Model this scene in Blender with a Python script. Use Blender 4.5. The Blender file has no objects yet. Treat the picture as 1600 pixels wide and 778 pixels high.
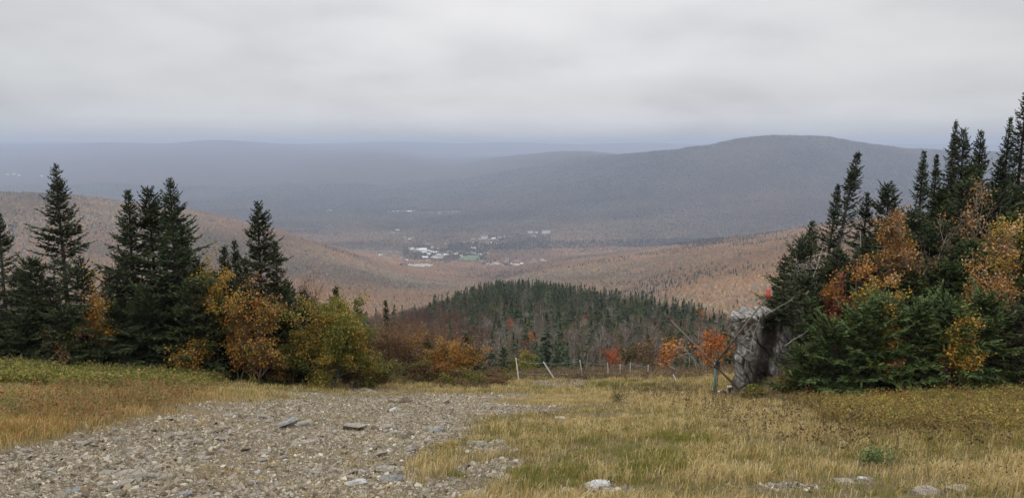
import bpy, bmesh, math, random
import numpy as np
from mathutils import Vector, Matrix

# ------------------------------------------------------------------ camera, sky, sun, exposure
SC = bpy.context.scene
COL = SC.collection
FPX = 1208.0                       # focal length in pixels of a 1600 px wide frame
PITCH = math.radians(7.7)
EYE = np.array([0.0, 0.0, 1.6])
cam_data = bpy.data.cameras.new('camera')
cam_data.sensor_width = 36.0
cam_data.lens = 36.0 * FPX / 1600.0
cam_data.clip_start = 0.1
cam_data.clip_end = 200000.0
cam = bpy.data.objects.new('camera', cam_data)
COL.objects.link(cam)
cam.location = EYE
cam.rotation_euler = (math.pi / 2 - PITCH, 0, 0)
SC.camera = cam

SUN_EL, SUN_ROT = math.radians(48), math.radians(235)
sun_d = bpy.data.lights.new('sun', 'SUN')
sun_d.energy = 0.75
sun_d.angle = math.radians(25)
sun_d.color = (1.0, 0.96, 0.90)
sun = bpy.data.objects.new('sun', sun_d)
COL.objects.link(sun)
_sd = Vector((math.sin(SUN_ROT) * math.cos(SUN_EL), math.cos(SUN_ROT) * math.cos(SUN_EL), math.sin(SUN_EL)))
sun.rotation_euler = _sd.to_track_quat('Z', 'Y').to_euler()

SC.view_settings.view_transform = 'Standard'
SC.view_settings.look = 'None'
SC.view_settings.gamma = 1.0
SC.view_settings.exposure = 0.22
SC.view_settings.use_curve_mapping = False
try:
    SC.cycles.use_denoising = True
    SC.cycles.denoiser = 'OPENIMAGEDENOISE'
    SC.cycles.max_bounces = 6
    SC.cycles.diffuse_bounces = 3
    SC.cycles.transparent_max_bounces = 8
    SC.cycles.volume_bounces = 0
except Exception:
    pass


class NT:
    """small helper round a node tree"""
    def __init__(self, tree):
        self.t = tree

    def n(self, kind, **kw):
        nd = self.t.nodes.new(kind)
        for k, v in kw.items():
            if k.startswith('i_'):
                nd.inputs[k[2:].replace('_', ' ')].default_value = v
            else:
                setattr(nd, k, v)
        return nd

    def l(self, a, b):
        self.t.links.new(a, b)

    def math(self, op, a, b=None, clamp=False):
        nd = self.t.nodes.new('ShaderNodeMath')
        nd.operation = op
        nd.use_clamp = clamp
        for i, v in enumerate((a, b)):
            if v is None:
                continue
            if isinstance(v, (int, float)):
                nd.inputs[i].default_value = v
            else:
                self.l(v, nd.inputs[i])
        return nd.outputs[0]

    def ramp(self, fac, stops, interp='LINEAR'):
        nd = self.t.nodes.new('ShaderNodeValToRGB')
        nd.color_ramp.interpolation = interp
        el = nd.color_ramp.elements
        while len(el) < len(stops):
            el.new(0.5)
        for e, (p, c) in zip(el, stops):
            e.position = p
            e.color = (c[0], c[1], c[2], 1)
        self.l(fac, nd.inputs[0])
        return nd.outputs[0]

    def mix(self, fac, a, b, blend='MIX'):
        nd = self.t.nodes.new('ShaderNodeMix')
        nd.data_type = 'RGBA'
        nd.blend_type = blend
        for idx, v in ((0, fac), (6, a), (7, b)):
            if isinstance(v, (int, float)):
                nd.inputs[idx].default_value = v
            elif isinstance(v, (tuple, list)):
                nd.inputs[idx].default_value = (v[0], v[1], v[2], 1)
            else:
                self.l(v, nd.inputs[idx])
        return nd.outputs[2]


def build_world():
    w = bpy.data.worlds.new('World')
    SC.world = w
    w.use_nodes = True
    w.node_tree.nodes.clear()
    k = NT(w.node_tree)
    sky = k.n('ShaderNodeTexSky', sky_type='NISHITA')
    sky.sun_disc = False
    sky.sun_elevation = SUN_EL
    sky.sun_rotation = SUN_ROT
    tc = k.n('ShaderNodeTexCoord')
    sep = k.n('ShaderNodeSeparateXYZ')
    k.l(tc.outputs['Generated'], sep.inputs[0])
    x, y, z = sep.outputs
    # the cloud base: a level deck above the valley, its texture runs off to the horizon
    zc = k.math('MAXIMUM', k.math('ADD', z, 0.24), 0.02)
    px = k.math('DIVIDE', x, zc)
    py = k.math('DIVIDE', y, zc)
    comb = k.n('ShaderNodeCombineXYZ')
    k.l(px, comb.inputs[0]); k.l(py, comb.inputs[1])
    n1 = k.n('ShaderNodeTexNoise', i_Scale=1.9, i_Detail=7.0, i_Roughness=0.48, i_Distortion=0.2)
    k.l(comb.outputs[0], n1.inputs['Vector'])
    n2 = k.n('ShaderNodeTexNoise', i_Scale=0.75, i_Detail=3.0, i_Roughness=0.5)
    k.l(comb.outputs[0], n2.inputs['Vector'])
    nn = k.math('ADD', k.math('MULTIPLY', n1.outputs[0], 0.5), k.math('MULTIPLY', n2.outputs[0], 0.6))
    # broad change of the deck with height over the horizon
    base = k.ramp(k.math('ADD', k.math('MULTIPLY', z, 2.0), 0.1, True), [
        (0.00, (0.38, 0.385, 0.41)), (0.10, (0.465, 0.46, 0.462)), (0.135, (0.56, 0.56, 0.565)), (0.165, (0.62, 0.62, 0.635)), (0.21, (0.615, 0.61, 0.615)),
        (0.29, (0.68, 0.675, 0.68)), (0.45, (0.71, 0.705, 0.715)), (0.62, (0.95, 0.945, 0.94)), (1.0, (1.50, 1.47, 1.43))])
    dark = k.ramp(nn, [(0.43, (0.88, 0.88, 0.885)), (0.53, (0.98, 0.98, 0.98)), (0.66, (1.06, 1.06, 1.055))])
    cl = k.mix(1.0, base, dark, 'MULTIPLY')
    # a slightly brighter, bluer left
    side = k.ramp(k.math('ADD', k.math('MULTIPLY', x, 0.8), 0.5, True), [(0.06, (0.84, 0.86, 0.865)), (0.42, (1, 1, 1)), (0.6, (1, 1, 1)), (0.95, (0.89, 0.90, 0.89))])
    cl = k.mix(1.0, cl, side, 'MULTIPLY')
    S = 0.1
    cl10 = k.mix(1.0, cl, (1 / S, 1 / S, 1 / S), 'MULTIPLY')
    mixed = k.mix(0.985, sky.outputs[0], cl10)
    bg = k.n('ShaderNodeBackground')
    bg.inputs['Strength'].default_value = S
    k.l(mixed, bg.inputs['Color'])
    out = k.n('ShaderNodeOutputWorld')
    k.l(bg.outputs[0], out.inputs['Surface'])
    w.cycles.sampling_method = 'MANUAL'
    w.cycles.sample_map_resolution = 512


build_world()

# ------------------------------------------------------------------ helpers
RNG = np.random.default_rng(11)


def hash2(ix, iy, seed):
    h = np.sin(ix * 127.1 + iy * 311.7 + seed * 74.7) * 43758.5453
    return h - np.floor(h)


def vnoise(x, y, seed=0):
    ix, iy = np.floor(x), np.floor(y)
    fx, fy = x - ix, y - iy
    fx = fx * fx * (3 - 2 * fx)
    fy = fy * fy * (3 - 2 * fy)
    a, b = hash2(ix, iy, seed), hash2(ix + 1, iy, seed)
    c, d = hash2(ix, iy + 1, seed), hash2(ix + 1, iy + 1, seed)
    return (a + (b - a) * fx) * (1 - fy) + (c + (d - c) * fx) * fy


def fbm(x, y, seed=0, octaves=4, rough=0.5):
    """about -0.5 .. 0.5"""
    s, a, t = 0.0, 1.0, 0.0
    for i in range(octaves):
        s = s + a * (vnoise(x, y, seed + i * 13) - 0.5)
        t += a
        x = x * 2.03 + 17.1
        y = y * 2.03 + 5.3
        a *= rough
    return s / t


def sstep(e0, e1, x):
    t = np.clip((x - e0) / (e1 - e0), 0, 1)
    return t * t * (3 - 2 * t)


CT, ST = math.cos(PITCH), math.sin(PITCH)


def ray(px, py):
    """direction through a pixel, scaled so that its y (level distance ahead) is 1"""
    px, py = np.asarray(px, float), np.asarray(py, float)
    cx, cy = (px - 800) / FPX, -(py - 389) / FPX
    dx, dy, dz = cx, CT + cy * ST, -ST + cy * CT
    return dx / dy, dz / dy


def project(x, y, z):
    zz = z - EYE[2]
    dep = np.maximum(y * CT - zz * ST, 0.05)
    up = y * ST + zz * CT
    return 800 + FPX * x / dep, 389 - FPX * up / dep


def p2w(px, py, y):
    u, s = ray(px, py)
    return np.array([u * y, y, EYE[2] + s * y])


# ------------------------------------------------------------------ the shape of the land
def z_slope(y):
    """the run under the camera: steep, then a flatter bench"""
    return np.where(y < 38, -0.285 * y, -0.285 * 38 - 0.257 * (y - 38))


def z_slope_s(y):
    return (z_slope(y - 2.5) + z_slope(y) + z_slope(y + 2.5)) / 3


def bank(x, y):
    """the wooded bank on the right of the run"""
    foot = 28.2 + np.clip(x - 14, 0, 12) * 0.16
    up = sstep(0, 1, (y - foot) / 7.0)
    back = 1 - sstep(46, 58, y)
    side = sstep(9.3, 10.9, x - (y - 30) * 0.30)
    h = 2.6 + 1.9 * sstep(14, 23, x) + 1.5 * sstep(23, 40, x)
    return h * up * back * side


def z_near(x, y):
    left = np.logaddexp(0, -(x + 4.0)) * 0.078
    right = np.clip(x - 12, 0, 60) * 0.035
    lump = 0.20 * fbm(x * 0.16, y * 0.16, 3, 3) + 0.10 * fbm(x * 0.9, y * 0.9, 5, 3)
    return z_slope_s(y) + left + right + lump * sstep(2, 9, np.hypot(x, y)) + bank(x, y)


U_EDGE = ray(np.array([-800, 300, 500, 640, 720, 800, 900, 1700]), 590.0)[0]
Y_EDGE = np.array([38.0, 38, 41, 45, 48, 54, 58, 58])


def line(pts):
    a = np.array(pts, float)
    u, s = ray(a[:, 0], a[:, 1])
    return u, EYE[2] + s * a[:, 2], a[:, 2]


def flat(pts):
    """(px, z, y) straight in metres"""
    a = np.array(pts, float)
    return (a[:, 0] - 800) / FPX, a[:, 1], a[:, 2]


KNOLL = [(-200, 600, 200), (450, 545, 200), (560, 525, 250), (640, 508, 310), (700, 490, 360), (750, 470, 400), (800, 461, 430), (860, 467, 420),
         (930, 482, 380), (1000, 494, 330), (1060, 506, 290), (1150, 530, 235), (1250, 540, 210), (1800, 560, 210)]
_ks = [(p[0], ray(p[0], p[1])[1] * p[2] + EYE[2], p[2]) for p in KNOLL]
LINES = [
    line([(-200, 590, 150), (500, 580, 150), (600, 568, 150), (800, 560, 150), (1000, 560, 145), (1100, 560, 140), (1800, 575, 140)]),
    line(KNOLL),
    flat([(p, z - 150, y + 330) for p, z, y in _ks]),
    line([(-400, 480, 1300), (0, 480, 1300), (400, 492, 1300), (600, 490, 1300), (720, 480, 1300), (900, 480, 1250), (1000, 482, 1200), (1060, 472, 1150),
          (1120, 461, 1120), (1200, 452, 1100), (1300, 440, 1050), (1800, 420, 1050)]),
    line([(-400, 292, 2600), (0, 307, 2600), (150, 317, 2650), (300, 339, 2700), (450, 373, 2750), (560, 406, 2750), (640, 428, 2700), (750, 428, 2700),
          (830, 414, 2750), (900, 401, 2800), (1000, 390, 2750), (1100, 379, 2600), (1200, 365, 2450), (1260, 357, 2350), (1400, 343, 2200), (1900, 320, 2100)]),
    flat([(-400, -505, 3700), (800, -505, 3700), (1000, -505, 3650), (1900, -480, 3500)]),
    line([(-400, 345, 5200), (500, 346, 5200), (700, 345, 5200), (820, 340, 5200), (900, 333, 5200), (1000, 322, 5200), (1200, 310, 5200), (1900, 305, 5200)]),
    line([(-400, 306, 7300), (400, 307, 7300), (600, 306, 7300), (720, 302, 7300), (800, 288, 7300), (860, 272, 7300), (930, 257, 7200), (980, 247, 7100), (1000, 244, 7000), (1080, 239, 6900),
          (1120, 230, 6900), (1180, 219, 6900), (1240, 216, 6900), (1300, 218, 6900), (1350, 227, 6900), (1440, 239, 7000), (1600, 246, 7000), (1900, 246, 7000)]),
    line([(-400, 264, 10500), (100, 262, 10500), (260, 254, 10500), (400, 262, 10500), (560, 250, 10500), (640, 256, 10500), (700, 262, 10500), (760, 252, 10500), (820, 243, 10500), (880, 234, 10500), (950, 240, 10500), (1000, 247, 10500), (1900, 262, 10500)]),
    line([(-400, 228, 18500), (0, 225, 18500), (80, 228, 18500), (160, 222, 18500), (250, 226, 18500), (340, 218, 18500), (430, 224, 18500), (500, 231, 18500), (590, 229, 18500), (680, 239, 18500), (760, 243, 18500), (1900, 244, 18500)]),
    line([(-400, 228, 23000), (60, 223, 23000), (500, 225, 23000), (620, 221, 23000), (720, 225, 23000), (800, 222, 23000), (900, 226, 23000), (1000, 223, 23000), (1100, 226, 23000), (1900, 225, 23000)]),
    line([(-400, 231, 27000), (1900, 231, 27000)]),
]


def z_far(u, y):
    """monotone cubic through the control lines, along the distance"""
    ye = np.interp(u, U_EDGE, Y_EDGE)
    D, Z = [], []
    for d in (-8.0, 0.0):
        D.append(ye + d); Z.append(z_near(u * (ye + d), ye + d))
    D.append(ye + 24.0); Z.append(Z[1] - 8.0)
    for lu, lz, ly in LINES:
        zz = (np.interp(u - .02, lu, lz) + np.interp(u, lu, lz) + np.interp(u + .02, lu, lz)) / 3
        yy = (np.interp(u - .02, lu, ly) + np.interp(u, lu, ly) + np.interp(u + .02, lu, ly)) / 3
        D.append(yy); Z.append(zz)
    D, Z = np.stack(D), np.stack(Z)
    h = np.diff(D, axis=0)
    s = np.diff(Z, axis=0) / h
    m = np.zeros_like(D)
    a, b = s[:-1], s[1:]
    w1, w2 = 2 * h[1:] + h[:-1], h[1:] + 2 * h[:-1]
    same = a * b > 0
    with np.errstate(divide='ignore', invalid='ignore'):
        m[1:-1] = np.where(same, (w1 + w2) / (w1 / a + w2 / b), 0)
    m[0], m[-1] = s[0], s[-1]
    K = D.shape[0]
    idx = np.clip((D <= y).sum(axis=0) - 1, 0, K - 2)
    ar = np.arange(len(y))
    d0, hh = D[idx, ar], h[idx, ar]
    t = np.clip((y - d0) / hh, -0.2, 1.2)
    z0, z1, m0, m1 = Z[idx, ar], Z[idx + 1, ar], m[idx, ar], m[idx + 1, ar]
    t2, t3 = t * t, t * t * t
    z = z0 * (2 * t3 - 3 * t2 + 1) + m0 * hh * (t3 - 2 * t2 + t) + z1 * (-2 * t3 + 3 * t2) + m1 * hh * (t3 - t2)
    return z, ye


def land(x, y):
    x, y = np.broadcast_arrays(np.asarray(x, float), np.asarray(y, float))
    shp = x.shape
    x, y = x.ravel(), y.ravel()
    u = np.clip(x / np.maximum(y, 6.0), -1.5, 1.5)
    zn = z_near(x, y)
    z, ye = z_far(u, np.maximum(y, 1.0))
    r = np.hypot(x, y)
    # spurs and gullies, larger on the larger hills
    w = sstep(90, 300, y)
    z = z + w * (6 * fbm(x / 60, y / 60, 21, 3) * sstep(100, 400, y)
                 + 70 * fbm(x / 700, y / 700, 31, 4) * sstep(700, 2500, y) * (1 - .75 * sstep(12000, 17000, y))
                 * (1 - 0.0)
                 * (1 - 0.75 * np.exp(-((y - 3900) / 900) ** 2)))
    z = z + 34 * fbm(x / 260, y / 260, 37, 3) * sstep(4600, 6500, y) * (1 - sstep(9000, 13000, y))
    z = np.where(y <= ye, zn, z)
    return z.reshape(shp)


def land1(x, y):
    return float(land(np.array([x]), np.array([y]))[0])


# ------------------------------------------------------------------ meshes and materials
def mesh_obj(name, V, faces, mats, parent=None, attrs=None, fmat=None, smooth=False, link=True, loc=None):
    """V (n,3); faces: list of (k,3)/(k,4) int arrays; attrs {name: (n,) or (n,3)}; fmat: one material index array per face block"""
    me = bpy.data.meshes.new(name)
    V = np.ascontiguousarray(V, dtype=np.float32)
    blocks = [np.asarray(f, dtype=np.int32) for f in faces if len(f)]
    nl = sum(f.size for f in blocks)
    nf = sum(len(f) for f in blocks)
    me.vertices.add(len(V))
    me.vertices.foreach_set('co', V.ravel())
    me.loops.add(nl)
    me.loops.foreach_set('vertex_index', np.concatenate([f.ravel() for f in blocks]))
    me.polygons.add(nf)
    starts, tot = [], 0
    for f in blocks:
        k = f.shape[1]
        starts.append(tot + np.arange(len(f), dtype=np.int32) * k)
        tot += f.size
    me.polygons.foreach_set('loop_start', np.concatenate(starts).astype(np.int32))
    if fmat is not None:
        mi = [np.broadcast_to(np.asarray(m, dtype=np.int32), (len(f),)) for m, f in zip(fmat, [f for f in faces if len(f)])]
        me.polygons.foreach_set('material_index', np.concatenate(mi))
    for m in (mats if isinstance(mats, (list, tuple)) else [mats]):
        me.materials.append(m)
    for an, av in (attrs or {}).items():
        av = np.asarray(av, dtype=np.float32)
        if av.ndim == 1:
            at = me.attributes.new(an, 'FLOAT', 'POINT')
            at.data.foreach_set('value', av)
        else:
            at = me.attributes.new(an, 'FLOAT_COLOR', 'POINT')
            c4 = np.ones((len(av), 4), np.float32)
            c4[:, :3] = av
            at.data.foreach_set('color', c4.ravel())
    me.update(calc_edges=True)
    me.polygons.foreach_set('use_smooth', np.full(nf, bool(smooth)))
    ob = bpy.data.objects.new(name, me)
    if link:
        COL.objects.link(ob)
    if parent is not None:
        ob.parent = parent
    if loc is not None:
        ob.location = loc
    return ob


def tag(o, label=None, cat=None, group=None, kind=None):
    if label: o['label'] = label
    if cat: o['category'] = cat
    if group: o['group'] = group
    if kind: o['kind'] = kind
    return o


def empty(name, loc, rz=0.0):
    o = bpy.data.objects.new(name, None)
    o.empty_display_size = 0.2
    COL.objects.link(o)
    o.location = [float(c) for c in loc]
    o.rotation_euler = (0, 0, rz)
    return o


class Soup:
    """collects triangles, quads and tubes of one mesh"""
    def __init__(self):
        self.v, self.t, self.q, self.a, self.n = [], [], [], [], 0

    def add(self, V, tris=None, quads=None, a=None):
        V = np.asarray(V, float)
        if tris is not None and len(tris): self.t.append(np.asarray(tris) + self.n)
        if quads is not None and len(quads): self.q.append(np.asarray(quads) + self.n)
        self.v.append(V)
        self.a.append(np.full(len(V), 0.5) if a is None else np.broadcast_to(np.asarray(a, float), (len(V),)))
        self.n += len(V)

    def tube(self, P, R, k=6, a=None, cap=True):
        P = np.asarray(P, float); n = len(P)
        R = np.broadcast_to(np.asarray(R, float), (n,))
        T = np.gradient(P, axis=0)
        T /= np.linalg.norm(T, axis=1)[:, None] + 1e-9
        ref = np.array([0, 0, 1.0]) if abs(T[0, 2]) < 0.8 else np.array([1.0, 0, 0])
        A = np.cross(T, ref); A /= np.linalg.norm(A, axis=1)[:, None] + 1e-9
        B = np.cross(T, A)
        th = np.arange(k) * 2 * np.pi / k
        ring = A[:, None, :] * np.cos(th)[None, :, None] + B[:, None, :] * np.sin(th)[None, :, None]
        V = (P[:, None, :] + ring * R[:, None, None]).reshape(-1, 3)
        i = np.arange(n - 1)[:, None] * k; j = np.arange(k)[None, :]
        jj = (j + 1) % k
        Q = np.stack([i + j, i + jj, i + k + jj, i + k + j], -1).reshape(-1, 4)
        tr = None
        if cap:
            c1 = [[0, b + 1, b] for b in range(1, k - 1)]
            o = (n - 1) * k
            c2 = [[o, o + b, o + b + 1] for b in range(1, k - 1)]
            tr = np.array(c1 + c2)
        self.add(V, tr, Q, a)

    def box(self, c, s, R=None):
        c = np.asarray(c, float)
        o = np.array([[x, y, z] for z in (-.5, .5) for y in (-.5, .5) for x in (-.5, .5)]) * np.asarray(s, float)
        if R is not None: o = o @ np.asarray(R).T
        self.add(o + c, None, [[0, 2, 3, 1], [4, 5, 7, 6], [0, 1, 5, 4], [2, 6, 7, 3], [0, 4, 6, 2], [1, 3, 7, 5]])

    def build(self, name, mat, parent=None, smooth=False, attr='tint', link=True, loc=None):
        if not self.v: return None
        F = []
        if self.t: F.append(np.concatenate(self.t))
        if self.q: F.append(np.concatenate(self.q))
        return mesh_obj(name, np.concatenate(self.v), F, mat, parent, {attr: np.concatenate(self.a)}, None, smooth, link, loc)


def mat_ramp(name, stops, attr='tint', rough=0.8, spec=0.2, trans=0.0, hue_shift=0.0, bump=0.0, noise_scale=0.0, noise_amt=0.0):
    m = bpy.data.materials.new(name)
    m.use_nodes = True
    k = NT(m.node_tree)
    bsdf = m.node_tree.nodes['Principled BSDF']
    at = k.n('ShaderNodeAttribute', attribute_name=attr)
    fac = at.outputs['Fac']
    if noise_amt:
        tc = k.n('ShaderNodeTexCoord')
        no = k.n('ShaderNodeTexNoise', i_Scale=noise_scale, i_Detail=5.0, i_Roughness=0.6)
        k.l(tc.outputs['Object'], no.inputs['Vector'])
        fac = k.math('ADD', fac, k.math('MULTIPLY', k.math('SUBTRACT', no.outputs[0], 0.5), noise_amt), True)
        if bump:
            b = k.n('ShaderNodeBump', i_Strength=bump, i_Distance=0.05)
            k.l(no.outputs[0], b.inputs['Height'])
            k.l(b.outputs[0], bsdf.inputs['Normal'])
    c = k.ramp(fac, stops)
    if hue_shift:
        oi = k.n('ShaderNodeObjectInfo')
        hs = k.n('ShaderNodeHueSaturation')
        k.l(k.math('ADD', k.math('MULTIPLY', k.math('SUBTRACT', oi.outputs['Random'], 0.5), hue_shift), 0.5), hs.inputs['Hue'])
        k.l(k.math('ADD', k.math('MULTIPLY', k.math('SUBTRACT', oi.outputs['Random'], 0.5), hue_shift * 9), 1.0), hs.inputs['Value'])
        k.l(c, hs.inputs['Color'])
        c = hs.outputs[0]
    k.l(c, bsdf.inputs['Base Color'])
    bsdf.inputs['Roughness'].default_value = rough
    bsdf.inputs['Specular IOR Level'].default_value = spec
    if trans:
        tr = k.n('ShaderNodeBsdfTranslucent')
        k.l(c, tr.inputs['Color'])
        mx = k.n('ShaderNodeMixShader')
        mx.inputs[0].default_value = trans
        k.l(bsdf.outputs[0], mx.inputs[1]); k.l(tr.outputs[0], mx.inputs[2])
        out = m.node_tree.nodes['Material Output']
        k.l(mx.outputs[0], out.inputs['Surface'])
    return m


def mat_col(name, rough=0.9, spec=0.1, trans=0.0):
    """colour comes from the 'col' colour attribute (one flat colour per blade, stone or crown)"""
    m = bpy.data.materials.new(name)
    m.use_nodes = True
    k = NT(m.node_tree)
    bsdf = m.node_tree.nodes['Principled BSDF']
    at = k.n('ShaderNodeAttribute', attribute_name='col')
    k.l(at.outputs['Color'], bsdf.inputs['Base Color'])
    bsdf.inputs['Roughness'].default_value = rough
    bsdf.inputs['Specular IOR Level'].default_value = spec
    if trans:
        tr = k.n('ShaderNodeBsdfTranslucent')
        k.l(at.outputs['Color'], tr.inputs['Color'])
        mx = k.n('ShaderNodeMixShader')
        mx.inputs[0].default_value = trans
        k.l(bsdf.outputs[0], mx.inputs[1]); k.l(tr.outputs[0], mx.inputs[2])
        k.l(mx.outputs[0], m.node_tree.nodes['Material Output'].inputs['Surface'])
    return m


M = {}
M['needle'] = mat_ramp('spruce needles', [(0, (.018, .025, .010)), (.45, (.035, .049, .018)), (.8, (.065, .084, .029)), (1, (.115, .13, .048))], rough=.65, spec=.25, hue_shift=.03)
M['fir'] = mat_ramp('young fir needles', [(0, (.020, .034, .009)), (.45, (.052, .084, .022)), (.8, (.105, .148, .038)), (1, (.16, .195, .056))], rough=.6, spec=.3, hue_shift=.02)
M['olive'] = mat_ramp('yellowish needles', [(0, (.03, .035, .015)), (.5, (.06, .068, .026)), (1, (.10, .10, .035))], rough=.65, spec=.25)
M['bark'] = mat_ramp('dark bark', [(0, (.025, .020, .016)), (1, (.085, .072, .060))], rough=.9, noise_scale=14, noise_amt=.8, bump=.6)
M['deadwood'] = mat_ramp('weathered dead wood', [(0, (.10, .092, .082)), (1, (.31, .29, .26))], rough=.9, noise_scale=9, noise_amt=.7, bump=.4)
M['greybark'] = mat_ramp('grey bark', [(0, (.09, .08, .075)), (1, (.30, .28, .26))], rough=.9, noise_scale=6, noise_amt=.7, bump=.4)
M['orange'] = mat_ramp('orange leaves', [(0, (.13, .055, .016)), (.5, (.31, .135, .030)), (.85, (.43, .22, .05)), (1, (.52, .34, .11))], rough=.6, trans=.25)
M['vivid'] = mat_ramp('vivid orange leaves', [(0, (.26, .065, .012)), (.5, (.46, .13, .016)), (1, (.60, .24, .035))], rough=.6, trans=.25)
M['gold'] = mat_ramp('golden leaves', [(0, (.20, .11, .018)), (.5, (.40, .235, .036)), (1, (.50, .36, .10))], rough=.6, trans=.25)
M['yellowgreen'] = mat_ramp('yellow green leaves', [(0, (.050, .062, .012)), (.5, (.125, .135, .024)), (.85, (.22, .20, .04)), (1, (.32, .28, .06))], rough=.6, trans=.25)
M['red'] = mat_ramp('red leaves', [(0, (.11, .03, .018)), (.5, (.23, .07, .035)), (1, (.40, .17, .07))], rough=.6, trans=.25)
M['brown'] = mat_ramp('brown leaves', [(0, (.065, .036, .02)), (.5, (.15, .085, .042)), (1, (.26, .16, .075))], rough=.7, trans=.2)
M['pale'] = mat_ramp('pale tan leaves', [(0, (.20, .11, .05)), (.5, (.42, .25, .11)), (1, (.60, .42, .20))], rough=.6, trans=.25)
M['twig'] = mat_ramp('reddish brown twigs', [(0, (.060, .036, .027)), (1, (.20, .125, .09))], rough=.9, hue_shift=.02)
M['bare'] = mat_ramp('bare grey stems', [(0, (.085, .068, .056)), (.5, (.18, .152, .13)), (1, (.42, .39, .35))], rough=.9, hue_shift=.02)
M['col'] = mat_col('ground cover')
M['leafcol'] = mat_col('soft leaves', .8, .15, .25)
M['stone'] = mat_col('loose stone', .85, .25)
# ------------------------------------------------------------------ painted areas, laid out on the ground
def inside(px, py, poly):
    poly = np.asarray(poly, float)
    r = np.zeros(px.shape, bool)
    j = len(poly) - 1
    for i in range(len(poly)):
        xi, yi = poly[i]; xj, yj = poly[j]
        c = ((yi > py) != (yj > py)) & (px < (xj - xi) * (py - yi) / (yj - yi + 1e-12) + xi)
        r ^= c
        j = i
    return r


GRAVEL_P = [(-900, 735), (0, 708), (90, 692), (180, 670), (260, 646), (330, 629), (420, 621), (520, 617), (620, 614), (720, 614), (800, 620), (802, 634),
            (772, 647), (724, 662), (694, 690), (664, 716), (652, 742), (690, 790), (660, 1500), (-3000, 1500)]
BARE_E = [(775, 702, 52, 14), (800, 728, 30, 14), (935, 768, 60, 12), (1230, 760, 60, 7), (1340, 750, 40, 5), (840, 636, 55, 7), (872, 601, 60, 6), (760, 740, 40, 16), (700, 764, 60, 20), (590, 609, 60, 3)]


def gravel_mask(x, y, z=None):
    """0..1 how stony the ground is here"""
    if z is None: z = land(x, y)
    px, py = project(x, y, z)
    nx = fbm(x * .35, y * .35, 41, 4); ny = fbm(x * .35 + 31, y * .35, 43, 4)
    acc = 0.0
    for s in ((0, 0), (.6, .4), (-.6, -.4), (.3, -.8), (-.3, .8), (1, 0), (-1, 0)):
        acc = acc + inside(px + nx * 110 + s[0] * 26, py + ny * 26 + s[1] * 9, GRAVEL_P)
    acc = acc / 7.0
    for cx, cy, rx, ry in BARE_E:
        d = np.hypot((px + nx * 60 - cx) / rx, (py + ny * 18 - cy) / ry)
        acc = np.maximum(acc, 0.75 * (1 - sstep(.55, 1.15, d)))
    return np.where(y < 1.5, 1.0 * (x < 0), acc)


# ------------------------------------------------------------------ ground sheets
def ground_material():
    m = bpy.data.materials.new('soil and stone')
    m.use_nodes = True
    k = NT(m.node_tree)
    b = m.node_tree.nodes['Principled BSDF']
    tc = k.n('ShaderNodeTexCoord')
    at = k.n('ShaderNodeAttribute', attribute_name='stony')
    n1 = k.n('ShaderNodeTexNoise', i_Scale=1.3, i_Detail=8.0, i_Roughness=.65)
    n2 = k.n('ShaderNodeTexNoise', i_Scale=14.0, i_Detail=6.0, i_Roughness=.7)
    v = k.n('ShaderNodeTexVoronoi', i_Scale=16.0)
    v2 = k.n('ShaderNodeTexVoronoi', i_Scale=42.0)
    for n in (n1, n2, v, v2): k.l(tc.outputs['Object'], n.inputs['Vector'])
    grit = k.ramp(n2.outputs[0], [(.25, (.11, .085, .058)), (.5, (.23, .185, .132)), (.75, (.34, .285, .21))])
    sep = k.n('ShaderNodeSeparateColor'); k.l(v.outputs['Color'], sep.inputs[0])
    sep2 = k.n('ShaderNodeSeparateColor'); k.l(v2.outputs['Color'], sep2.inputs[0])
    peb = k.ramp(sep.outputs[0], [(0, (.13, .105, .078)), (.5, (.29, .245, .185)), (1, (.44, .39, .31))])
    peb2 = k.ramp(sep2.outputs[0], [(0, (.11, .085, .06)), (.5, (.26, .21, .155)), (1, (.42, .36, .28))])
    stone = k.mix(.5, grit, peb); stone = k.mix(.4, stone, peb2); stone = k.mix(1.0, stone, (.72, .70, .66), 'MULTIPLY')  # last multiply darkens the stony soil, painting deeper shade between the loose stones
    moss = k.ramp(n1.outputs[0], [(.52, (0, 0, 0)), (.68, (1, 1, 1))])
    stone = k.mix(k.math('MULTIPLY', moss, .55), stone, (.13, .115, .055))
    soil = k.ramp(n2.outputs[0], [(.25, (.075, .06, .032)), (.55, (.17, .135, .072)), (.8, (.25, .20, .11))])
    k.l(k.mix(at.outputs['Fac'], soil, stone), b.inputs['Base Color'])
    b.inputs['Roughness'].default_value = .95
    b.inputs['Specular IOR Level'].default_value = .1
    h = k.math('ADD', k.math('MULTIPLY', v.outputs['Distance'], -.6), k.math('ADD', n2.outputs[0], k.math('MULTIPLY', v2.outputs['Distance'], -.4)))
    bp = k.n('ShaderNodeBump', i_Strength=.9, i_Distance=.05)
    k.l(h, bp.inputs['Height']); k.l(bp.outputs[0], b.inputs['Normal'])
    return m


def grid_faces(nu, nv):
    i = np.arange(nv - 1)[:, None] * nu; j = np.arange(nu - 1)[None, :]
    return np.stack([i + j, i + j + 1, i + nu + j + 1, i + nu + j], -1).reshape(-1, 4)


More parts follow.
